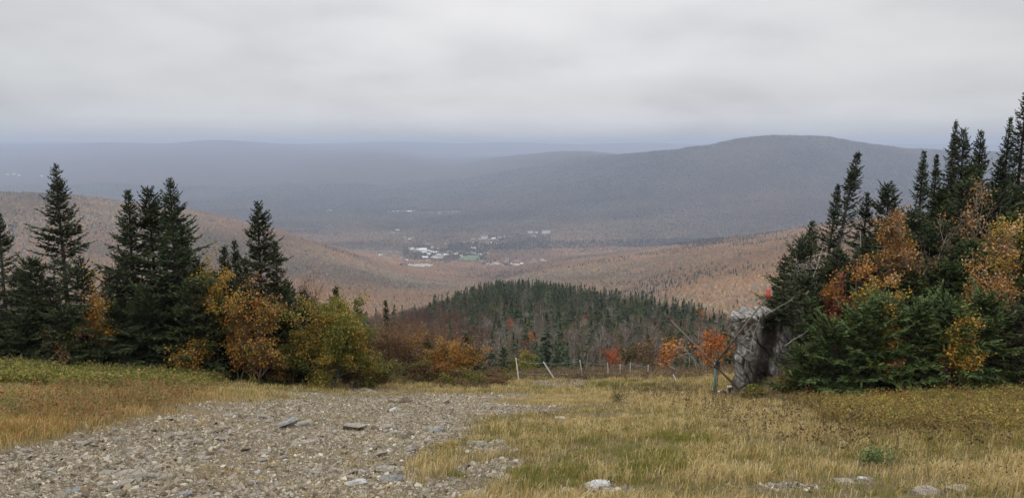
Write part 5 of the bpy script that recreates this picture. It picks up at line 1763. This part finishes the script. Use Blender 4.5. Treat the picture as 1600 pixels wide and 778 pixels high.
# ------------------------------------------------------------------ loose stones of the track
def stones(P, size, flat_, col, rng, name, mat, sink=.25):
    """many angular stones in one mesh: bent six sided blocks"""
    n = len(P)
    k = 5
    th = rng.uniform(0, 6.28, n)[:, None] + np.arange(k) * 2 * np.pi / k + rng.normal(0, .25, (n, k))
    ra = size[:, None] * rng.uniform(.35, .62, (n, k))
    el = rng.uniform(.55, 1.0, n)
    rot = rng.uniform(0, 6.28, n)
    cx, sx = np.cos(rot), np.sin(rot)
    h = size * flat_
    tilt = rng.normal(0, .42, (n, 2))

    def place(lx, ly, lz):
        X = lx * cx[:, None] - ly * sx[:, None]; Y = lx * sx[:, None] + ly * cx[:, None]
        Z = lz + X * tilt[:, :1] + Y * tilt[:, 1:]
        return np.stack([X + P[:, :1], Y + P[:, 1:2], Z + P[:, 2:3]], -1)
    lx, ly = np.cos(th) * ra, np.sin(th) * ra * el[:, None]
    lowr = place(lx * 1.05, ly * 1.05, np.repeat((-sink * h)[:, None], k, 1))
    upr = place(lx * rng.uniform(.62, .95, (n, 1)), ly * rng.uniform(.62, .95, (n, 1)), h[:, None] * rng.uniform(.55, 1.0, (n, k)))
    V = np.concatenate([lowr, upr], 1).reshape(-1, 3)
    o = np.arange(n)[:, None] * (2 * k)
    Q = np.concatenate([o + [a, (a + 1) % k, k + (a + 1) % k, k + a] for a in range(k)])
    T = np.concatenate([o + [k, k + a, k + a + 1] for a in range(1, k - 1)])
    return mesh_obj(name, V, [T, Q], mat, attrs={'col': np.repeat(col, 2 * k, 0)})


def stone_colours(n, rng):
    pal = np.array([(.30, .26, .205), (.38, .34, .275), (.22, .185, .14), (.13, .105, .078), (.50, .465, .40), (.26, .21, .15), (.17, .13, .09), (.29, .285, .27)])
    i = rng.choice(8, n, p=[.26, .17, .19, .13, .05, .10, .06, .04])
    return pal[i] * rng.uniform(.75, 1.2, n)[:, None]


def stone_material():
    m = M['stone']
    k = NT(m.node_tree)
    b = m.node_tree.nodes['Principled BSDF']
    at = [n for n in m.node_tree.nodes if n.type == 'ATTRIBUTE'][0]
    tc = k.n('ShaderNodeTexCoord')
    no = k.n('ShaderNodeTexNoise', i_Scale=28.0, i_Detail=5.0, i_Roughness=.7); k.l(tc.outputs['Object'], no.inputs['Vector'])
    v = k.ramp(no.outputs[0], [(.3, (.68, .67, .65)), (.7, (1.22, 1.22, 1.2))])
    k.l(k.mix(1.0, at.outputs['Color'], v, 'MULTIPLY'), b.inputs['Base Color'])
    bp = k.n('ShaderNodeBump', i_Strength=.7, i_Distance=.02); k.l(no.outputs[0], bp.inputs['Height']); k.l(bp.outputs[0], b.inputs['Normal'])


stone_material()
GROUND = bpy.data.objects['ground']
from mathutils.bvhtree import BVHTree


def ground_z(x, y):
    """height of the ground sheet itself (bilinear in its grid)"""
    fx = (x - xs[0]) / .22; fy = (y - ys[0]) / .22
    i = np.clip(fx.astype(int), 0, len(xs) - 2); j = np.clip(fy.astype(int), 0, len(ys) - 2)
    a, b = fx - i, fy - j
    return (gz[j, i] * (1 - a) + gz[j, i + 1] * a) * (1 - b) + (gz[j + 1, i] * (1 - a) + gz[j + 1, i + 1] * a) * b


rg = np.random.default_rng(31)
n = 1000000
y = 5.5 + (52 - 5.5) * rg.uniform(0, 1, n) ** 1.25
u = rg.uniform(-.82, .74, n)
x = u * y
gm = gravel_mask(x, y, ground_z(x, y))
moss = fbm(x * .5, y * .5, 47, 4)
keep = rg.random(n) < gm ** 1.5 * np.clip(.85 - 1.9 * np.clip(moss - .02, 0, 1), .1, 1) + .002
x, y, gm = x[keep], y[keep], gm[keep]
n = len(x)
size = .0165 * (1 - rg.random(n)) ** (-1 / 2.5)
size = np.clip(size * (.8 + y / 45), .014, .12)
z = ground_z(x, y)
tag(stones(np.stack([x, y, z], 1), size, rg.uniform(.15, .45, n), stone_colours(n, rg), rg, 'gravel', M['stone']), kind='stuff')

# ------------------------------------------------------------------ the larger rocks, each a thing
M['rockbig'] = rock_mat('pale loose rock', [(.25, (.17, .145, .115)), (.45, (.30, .265, .22)), (.6, (.40, .36, .30)), (.8, (.50, .47, .41))], 7.0)
M['rockblue'] = rock_mat('blue grey slab', [(.25, (.15, .155, .16)), (.5, (.27, .275, .28)), (.8, (.42, .43, .44))], 7.0)
M['rockwhite'] = rock_mat('white quartz rock', [(.25, (.40, .40, .39)), (.5, (.62, .62, .61)), (.8, (.78, .78, .77))], 9.0)
M['rockbrown'] = rock_mat('brown mossy rock', [(.25, (.055, .04, .025)), (.5, (.12, .085, .05)), (.8, (.21, .16, .10))], 7.0)


def rock(px, py, w, h, label, group=None, mat='rockbig', seed=0, depth=.65, tilt=0.0, name='rock', cat='rock'):
    """angular rock sitting in the ground; w, h in photo pixels"""
    u, s = ray(px, py)
    ysr = np.linspace(5, 60, 2000)
    d = EYE[2] + s * ysr - ground_z(u * ysr, ysr)
    i = np.nonzero(d <= 0)[0]
    yy = ysr[i[0]] if len(i) else 50.0
    W, Hh_ = w / FPX * yy * 1.35, h / FPX * yy * .75
    rng = np.random.default_rng(9000 + seed)
    bm = bmesh.new()
    sk = rng.normal(0, .25, 2)
    for i in range(16):
        p = rng.uniform(-1, 1, 3)
        p = np.sign(p) * np.abs(p) ** .55
        xx, y_, zz = p[0] * W / 2 * (1 - .25 * (p[2] > 0) * rng.random()), p[1] * W * depth / 2, (p[2] * .75 + .25) * Hh_
        bm.verts.new((xx + sk[0] * zz, y_ + sk[1] * zz, zz + tilt * xx))
    bmesh.ops.convex_hull(bm, input=bm.verts)
    bmesh.ops.delete(bm, geom=[v for v in bm.verts if not v.link_faces], context='VERTS')
    bmesh.ops.triangulate(bm, faces=bm.faces)
    bmesh.ops.subdivide_edges(bm, edges=bm.edges, cuts=2, use_grid_fill=True)
    bm.normal_update()
    for v in bm.verts:
        c = v.co
        f = fbm(np.array([c.x * 6 / W + seed]), np.array([c.z * 6 / W + c.y * 6 / W]), seed, 3)[0]
        v.co = c + v.normal * f * .10 * min(W, Hh_ * 2)
    me = bpy.data.meshes.new(name); bm.to_mesh(me); bm.free()
    me.materials.append(M[mat])
    o = bpy.data.objects.new(name, me); COL.objects.link(o)
    x0 = u * yy
    o.location = (x0, yy, float(ground_z(np.array([x0]), np.array([yy]))[0]))
    o.rotation_euler = (rng.normal(0, .08), rng.normal(0, .08), rng.normal(0, .25))
    tag(o, label, cat, group)


BIG = [
    (438, 667, 48, 11, 'flat blue grey slab with a raised lip, left of the upturned brown slab', 'rockblue', .05), (474, 665, 26, 9, 'tilted grey brown slab touching the flat blue grey one', 'rockbig', .1),
    (552, 671, 34, 12, 'rounded pale brown rock with a dark hollow on its left', 'rockbig', 0), (590, 672, 22, 5, 'mossy tan flat stone beside the dark hollow slab', 'rockbrown', 0),
    (616, 679, 24, 8, 'upturned slab with a dark shadowed underside in the middle of the track', 'rockbig', .25), (635, 629, 20, 8, 'brown mossy boulder on the upper edge of the track', 'rockbrown', 0), (618, 630, 18, 5, 'low brown stone next to the mossy boulder', 'rockbrown', 0),
    (614, 643, 12, 8, 'cream white stone below the mossy boulder', 'rockwhite', 0), (697, 630, 12, 9, 'pale upright stone near the top right of the track', 'rockbig', .2), (682, 674, 22, 7, 'flat pale stone at the right edge of the track', 'rockblue', 0),
    (668, 692, 24, 10, 'grey slab with dark gap under it at the right edge of the track', 'rockbig', .2), (592, 712, 24, 12, 'lumpy pale stone in the washed channel', 'rockbig', 0), (578, 702, 20, 12, 'round brown grey stone at the head of the washed channel', 'rockbig', 0),
    (600, 738, 26, 14, 'round tan stone in the lower channel', 'rockbig', 0), (612, 752, 32, 11, 'wet blue grey stone at the bottom of the channel', 'rockblue', 0), (550, 757, 40, 12, 'broad cream white flat rock near the bottom of the photo', 'rockwhite', 0),
    (202, 746, 46, 10, 'broad pale flat rock at the lower left of the track', 'rockbig', .05), (255, 733, 26, 8, 'pale flat stone right of the broad lower left rock', 'rockbig', 0), (180, 762, 52, 9, 'long low slab at the bottom left edge', 'rockbig', 0),
    (110, 771, 26, 9, 'bluish stone at the bottom left corner', 'rockblue', 0), (290, 773, 22, 9, 'teal grey stone at the bottom of the gravel', 'rockblue', 0), (60, 756, 20, 7, 'pale stone near the lower left corner', 'rockbig', 0),
    (470, 694, 40, 5, 'long pale slab below the flat blue grey slab', 'rockbig', 0), (386, 704, 16, 7, 'dark grey stone left of the long pale slab', 'rockbrown', 0), (572, 610, 18, 4, 'flat pale stone in the dry grass above the track', 'rockbig', 0),
    (742, 692, 30, 4, 'long flat pale stone in the grass right of the track', 'rockbig', 0), (780, 692, 22, 4, 'flat tan stone right of the long flat pale stone', 'rockbig', 0), (740, 737, 22, 6, 'cracked pale stone in the stony patch', 'rockbig', 0),
    (935, 760, 34, 10, 'pale triangular rock in the grass at the bottom of the photo', 'rockwhite', .1), (806, 706, 16, 6, 'grey stone with dark edge in the small stony patch', 'rockbig', .2), (832, 705, 12, 3, 'thin flat stone right of the small stony patch', 'rockbig', 0),
    (888, 770, 30, 7, 'low tan rock left of the pale triangular one', 'rockbig', 0), (848, 646, 12, 6, 'brown stone alone in the mown strip', 'rockbrown', 0), (875, 654, 16, 3, 'white flat stone in the mown strip', 'rockwhite', 0),
    (1200, 641, 20, 10, 'bright white quartz rock in the grass before the outcrop', 'rockwhite', 0), (1242, 612, 10, 8, 'pale stone at the foot of the outcrop beside the firs', 'rockwhite', 0), (1510, 766, 46, 6, 'long pale slab half buried at the bottom right', 'rockbig', 0),
    (1450, 770, 46, 9, 'cream slab half buried at the bottom right, left of the long pale one', 'rockbig', 0), (1240, 745, 14, 5, 'small pale rock in the dry grass at lower right', 'rockbig', 0), (1320, 753, 26, 4, 'flat pale rock in the dry grass at lower right', 'rockbig', 0),
    (1348, 748, 12, 5, 'whitish rock right of the flat pale rock', 'rockwhite', 0), (1360, 708, 18, 3, 'thin white stone in the olive weeds', 'rockwhite', 0), (1318, 693, 14, 3, 'thin pale stone left of the olive weeds', 'rockbig', 0), (1595, 762, 24, 6, 'pale rock cut by the lower right frame edge', 'rockwhite', 0),
]
for i, (px, py, w, h, lab, mat, tilt) in enumerate(BIG):
    rock(px, py, w, h, lab, None, mat, i, .7, tilt)
ro = np.random.default_rng(8)
cnt = 0
while cnt < 120:
    px, py = ro.uniform(5, 770), ro.uniform(632, 776)
    yy = 1.6 / max(.04, -float(ray(px, py)[1]) - .285)
    X = float(ray(px, py)[0]) * yy
    if gravel_mask(np.array([X]), np.array([yy]), np.array([-.285 * yy]))[0] < .6: continue
    w = ro.uniform(9, 20)
    rock(px, py, w, w * ro.uniform(.25, .5), 'loose grey stone, larger than the gravel it lies in on the track', 'larger loose stones on the gravel track', 'rockbig' if ro.random() < .8 else 'rockbrown', 200 + cnt, .8, ro.normal(0, .1))
    cnt += 1


# ------------------------------------------------------------------ grass and weeds
GREEN_P = [(-200, 570), (540, 570), (470, 590), (330, 601), (240, 607), (120, 622), (0, 645), (-200, 655)]
RUST_P = [(-200, 600), (120, 610), (250, 606), (360, 606), (330, 622), (250, 645), (170, 668), (60, 690), (-200, 720)]
OLIVE_P = [(1260, 615), (1420, 625), (1620, 600), (1700, 720), (1480, 700), (1380, 690), (1300, 660)]


def grass_blades(P, H, W, col, rng, name, bend=.45, mat='leafcol'):
    n = len(P)
    az = rng.uniform(0, 6.28, n)
    lean = rng.uniform(.05, 1.9, n) * bend
    dx, dy = np.cos(az) * lean + .10, np.sin(az) * lean
    sa = az + np.pi / 2 + rng.normal(0, .6, n)
    S = np.stack([np.cos(sa), np.sin(sa), np.zeros(n)], 1) * W[:, None] * .5
    up = np.array([0, 0, 1.0])
    m = P + np.stack([dx * .35, dy * .35, np.full(n, .58)], 1) * H[:, None]
    t = P + np.stack([dx, dy, 1.0 - .35 * lean], 1) * H[:, None]
    V = np.stack([P - S - up * .02, P + S - up * .02, m + S * .8, m - S * .8, t], 1).reshape(-1, 3)
    o = np.arange(n)[:, None] * 5
    return tag(mesh_obj(name, V, [o + [3, 2, 4], o + [0, 1, 2, 3]], M[mat], attrs={'col': np.repeat(col, 5, 0)}), kind='stuff')


def tuft_points(n, per, rng, y0=6.0, y1=60.0, ur=(-.82, .82), p=1.0):
    y = y0 + (y1 - y0) * rng.uniform(0, 1, n) ** p
    u = rng.uniform(ur[0], ur[1], n)
    x = u * y
    i = np.repeat(np.arange(n), per)
    s = .035 + .0022 * y[i]
    return x[i] + rng.normal(0, 1, n * per) * s, y[i] + rng.normal(0, 1, n * per) * s, i


rs = np.random.default_rng(41)
nt, per = 142000, 7
x, y, ti = tuft_points(nt, per, rs, 6.0, 60.0, ur=(-.95, 1.0), p=1.15)
z = ground_z(x, y)
px, py = project(x, y, z)
gm = gravel_mask(x, y, z)
ye = np.interp(x / y, U_EDGE, Y_EDGE)
patchn = fbm(x * .22, y * .22, 91, 4)
fine = fbm(x * .8, y * .8, 93, 3)
tr = rs.random(nt)[ti]
dens = (1 - gm) ** 2 * (.62 + 1.5 * fine) + .012 + .10 * sstep(.06, .2, fbm(x * .5, y * .5, 47, 4)) * gm
dens = np.where(bank(x, y) > 1.3, 0, dens) * (y < ye + 3)
keep = tr < dens
x, y, z, px, py, patchn, fine, ti, gm = (a[keep] for a in (x, y, z, px, py, patchn, fine, ti, gm))
n = len(x)
tn = rs.normal(0, 1, nt)[ti]
straw = np.array([(.46, .35, .155), (.56, .45, .24), (.37, .27, .10), (.30, .21, .075)])
col = straw[rs.choice(4, nt, p=[.34, .36, .19, .11])[ti]] * rs.uniform(.75, 1.15, n)[:, None]
gl = sstep(.02, .16, patchn + .05 * tn - .02) * .75
green_spots = np.zeros(n)
for cx, cy, rx, ry in ((1010, 725, 90, 38), (940, 700, 70, 18), (1060, 690, 80, 18), (860, 745, 100, 30), (1000, 770, 130, 20), (720, 755, 50, 22), (930, 603, 130, 6), (1370, 765, 40, 20)):
    green_spots = np.maximum(green_spots, 1 - sstep(.5, 1.3, np.hypot((px - cx) / rx, (py - cy) / ry) + .5 * fine))
gl = np.clip(np.maximum(gl * .6, green_spots * .85), 0, 1)
gcol = np.array([(.17, .165, .035), (.22, .20, .05), (.13, .145, .03)])[rs.choice(3, nt)[ti]] * rs.uniform(.8, 1.2, n)[:, None]
isg = (rs.random(nt)[ti] < gl)
col[isg] = gcol[isg]
jx, jy = rs.normal(0, 34, nt)[ti], rs.normal(0, 9, nt)[ti]
rust = inside(px + 60 * fine + jx, py + 20 * fine + jy, RUST_P) & (rs.random(nt)[ti] < .8)
ol = inside(px + 90 * fine + jx * 1.6, py + 40 * fine + jy * 1.6, OLIVE_P) & (rs.random(nt)[ti] < .85)
rc = np.array([(.40, .245, .095), (.50, .33, .14), (.32, .175, .06), (.27, .22, .07)])[rs.choice(4, nt)[ti]] * rs.uniform(.8, 1.2, n)[:, None]
oc_ = np.array([(.235, .17, .05), (.28, .19, .06), (.18, .15, .04), (.37, .28, .12), (.15, .12, .04)])[rs.choice(5, nt)[ti]] * rs.uniform(.8, 1.2, n)[:, None]
col[rust] = rc[rust]
col[ol & ~isg] = oc_[ol & ~isg]
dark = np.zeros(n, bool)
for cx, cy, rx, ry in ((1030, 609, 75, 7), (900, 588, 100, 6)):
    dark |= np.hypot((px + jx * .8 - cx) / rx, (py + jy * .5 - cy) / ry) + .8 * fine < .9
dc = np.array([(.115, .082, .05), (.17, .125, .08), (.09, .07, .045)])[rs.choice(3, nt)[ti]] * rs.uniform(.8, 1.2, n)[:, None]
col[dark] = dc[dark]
H = (.10 + .10 * sstep(-.2, .25, fine + .06 * tn) + .02 * tn) * rs.uniform(.55, 1.25, n)
H = np.where(isg, H * .8, H)
H = np.where(rust, H * 1.35, H); H = np.where(ol, H * 1.2, H)
H = np.where(y > 34, H * 1.45, H)
H = H * (1 - .45 * sstep(.05, .5, gm))
mow = np.hypot((px - 880) / 130, (py - 640) / 26) + fine < 1.0
H = np.where(mow, H * .5, H)
H = np.clip(H, .04, .75)
W = np.clip(.0042 + .00040 * y, .005, .024) * rs.uniform(.7, 1.3, n)
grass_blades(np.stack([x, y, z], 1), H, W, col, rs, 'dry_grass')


# seed heads: fine pale plumes standing over the grass
def weeds(name, pts, H, stem, leaf, rng, nleaf=9, leafsize=.05, spread=.10, mat='leafcol', head=False):
    """upright stalks with leaves (or dark seed heads): ground cover nobody would count"""
    n = len(pts)
    V, T, Q, C, o = [], [], [], [], 0
    lean = rng.normal(0, .16, (n, 2))
    top = pts + np.stack([lean[:, 0] * H, lean[:, 1] * H, H], 1)
    w = np.clip(.004 + .00022 * pts[:, 1], .005, .014)[:, None]
    sd = unit(np.stack([rng.normal(0, 1, n), rng.normal(0, .3, n), np.zeros(n)], 1)) * w * .5
    V.append(np.stack([pts - sd, pts + sd, top], 1).reshape(-1, 3)); T.append(np.arange(n)[:, None] * 3 + [0, 1, 2]); C.append(np.repeat(stem[rng.integers(0, len(stem), n)], 3, 0)); o = 3 * n
    i = np.repeat(np.arange(n), nleaf)
    c = rng.uniform(.62 if head else .25, 1.02, len(i))[:, None]
    B = pts[i] * (1 - c) + top[i] * c + rng.normal(0, 1, (len(i), 3)) * np.array([1, 1, .4]) * spread * H[i][:, None]
    D = unit(rng.normal(0, 1, (len(i), 3)) + np.array([0, 0, .25]))
    N = unit(rng.normal(0, .6, (len(i), 3)) + np.array([0, 0, 1.0]))
    S = unit(np.cross(D, N)); L = (leafsize * rng.uniform(.6, 1.4, len(i)))[:, None]
    V.append(np.stack([B, B + D * L * .5 + S * L * .3, B + D * L, B + D * L * .5 - S * L * .3], 1).reshape(-1, 3))
    Q.append(o + np.arange(len(i))[:, None] * 4 + [0, 1, 2, 3])
    tone = leaf[rng.integers(0, len(leaf), n)][i] * rng.uniform(.7, 1.3, len(i))[:, None]
    C.append(np.repeat(tone, 4, 0))
    return tag(mesh_obj(name, np.concatenate(V), [np.concatenate(T), np.concatenate(Q)], M[mat], attrs={'col': np.concatenate(C)}), kind='stuff')


def scatter_poly(poly, n, rng, y0, y1, jitter=0.0, thin=0.0):
    xs_, pts = [], []
    u0, u1 = -.95, .95
    y = rng.uniform(y0, y1, n * 6); u = rng.uniform(u0, u1, n * 6); x = u * y
    z = ground_z(x, y); px, py = project(x, y, z)
    f = fbm(x * .5, y * .5, 17, 3)
    k = inside(px + jitter * f, py + jitter * .25 * f, poly) & (f > thin - .5) & (bank(x, y) < 1.2) & (gravel_mask(x, y, z) < .4)
    idx = np.nonzero(k)[0][:n]
    return np.stack([x[idx], y[idx], z[idx]], 1)


rw = np.random.default_rng(51)
p = scatter_poly(GREEN_P, 13000, rw, 22, 38, 150, .34)
g = np.array([(.12, .14, .03), (.165, .175, .04), (.21, .20, .05), (.10, .115, .03), (.27, .215, .06), (.22, .16, .06)])
weeds('green_weeds', p, rw.uniform(.10, .46, len(p)), g * .8, g, rw, 11, .085, .22)
p = scatter_poly([(-200, 566), (1000, 566), (830, 592), (640, 604), (430, 596), (250, 600), (-200, 622)], 6000, rw, 26, 56, 40, .40)
weeds('edge_undergrowth', p, rw.uniform(.25, .65, len(p)), np.array([(.10, .09, .04), (.14, .10, .06)]), np.array([(.10, .115, .035), (.17, .15, .05), (.15, .10, .05), (.07, .085, .03)]), rw, 13, .075, .2)
p = scatter_poly(RUST_P, 2500, rw, 14, 36, 60, .40)
weeds('rusty_weeds', p, rw.uniform(.25, .6, len(p)), np.array([(.14, .08, .045), (.2, .12, .06)]), np.array([(.22, .10, .05), (.17, .13, .05), (.14, .16, .05), (.26, .17, .08)]), rw, 12, .055, .15)
p = scatter_poly(OLIVE_P, 7000, rw, 15, 34, 190, .44)
weeds('olive_weeds', p, rw.uniform(.18, .5, len(p)), np.array([(.13, .10, .04), (.2, .14, .06)]), np.array([(.18, .145, .04), (.22, .15, .05), (.145, .14, .04), (.25, .19, .07), (.20, .10, .04), (.30, .25, .06)]), rw, 12, .06, .18)
p = scatter_poly([(990, 618), (1180, 620), (1290, 640), (1420, 690), (1560, 690), (1600, 760), (1280, 745), (1150, 690), (1060, 650)], 900, rw, 11, 33, 80, .38)
weeds('seeding_weeds', p, rw.uniform(.32, .66, len(p)), np.array([(.09, .06, .04), (.15, .10, .06)]), np.array([(.075, .05, .03), (.12, .08, .04), (.16, .12, .05)]), rw, 9, .05, .07, head=True)
p = scatter_poly([(600, 625), (1600, 640), (1600, 800), (600, 800)], 700, rw, 7.5, 25, 60, .45)
weeds('sparse_weeds', p, rw.uniform(.16, .45, len(p)), np.array([(.16, .12, .07), (.24, .18, .10)]), np.array([(.13, .10, .055), (.20, .155, .08), (.10, .12, .045)]), rw, 7, .034, .09, head=True)
p = scatter_poly([(790, 575), (1160, 575), (1165, 600), (1060, 604), (960, 596), (800, 594)], 2200, rw, 50, 62, 30, .36)
weeds('brown_brush', p, rw.uniform(.2, .7, len(p)), np.array([(.10, .07, .05), (.16, .11, .09)]), np.array([(.12, .08, .06), (.16, .115, .08), (.10, .085, .045), (.20, .13, .07)]), rw, 13, .09, .15)

# a few clumps that stand out
def clump(px, py, y, H, n, leafcols, label, cat, name, seed, size=.06, spread=.30):
    rng = np.random.default_rng(seed)
    b = footing(px, y, py); b[2] = float(ground_z(b[:1], b[1:2])[0])
    pts = np.stack([rng.normal(0, spread, n), rng.normal(0, spread * .6, n), np.zeros(n)], 1)
    pts[:, 2] = ground_z(pts[:, 0] + b[0], pts[:, 1] + b[1]) - b[2]
    o = weeds(name, pts, rng.uniform(.7, 1.1, n) * H, np.array([(.12, .12, .05)]), np.array(leafcols), rng, 16, size, .16)
    o.location = [float(c) for c in b]
    del o['kind']
    tag(o, label, cat)


clump(1378, 664, 24.0, .38, 46, [(.55, .40, .03), (.48, .36, .04), (.30, .26, .05)], 'bright yellow goldenrod clump in the olive grass at right', 'flowers', 'goldenrod', 1, .06, .36)
clump(1395, 655, 26.0, .45, 14, [(.36, .10, .04), (.28, .12, .05)], 'rusty red dock clump behind the yellow goldenrod', 'plant', 'dock_plant', 2, .06, .2)
clump(1540, 590, 31.0, .7, 16, [(.50, .50, .44), (.38, .40, .30), (.16, .17, .08)], 'white flowering weeds in front of the dark fir wall', 'flowers', 'aster_plant', 3, .07, .3)
clump(127, 588, 33.0, .5, 6, [(.60, .60, .56), (.2, .22, .1)], 'single white fluffy seed head at the edge of the left undergrowth', 'flowers', 'aster_plant', 4, .09, .05)
clump(1365, 768, 11.0, .25, 26, [(.10, .15, .06), (.13, .17, .06)], 'dark green thistle tuft at the bottom right', 'plant', 'thistle', 5, .05, .14)
clump(738, 604, 39.0, .55, 70, [(.10, .07, .04), (.13, .09, .05)], 'dark brown heather tussock at the top right of the gravel', 'plant', 'heather', 6, .06, .45)
clump(965, 632, 26.0, .4, 12, [(.13, .11, .05), (.09, .08, .04)], 'dark stalky weed standing alone in the mown strip', 'plant', 'weed_plant', 7, .07, .15)
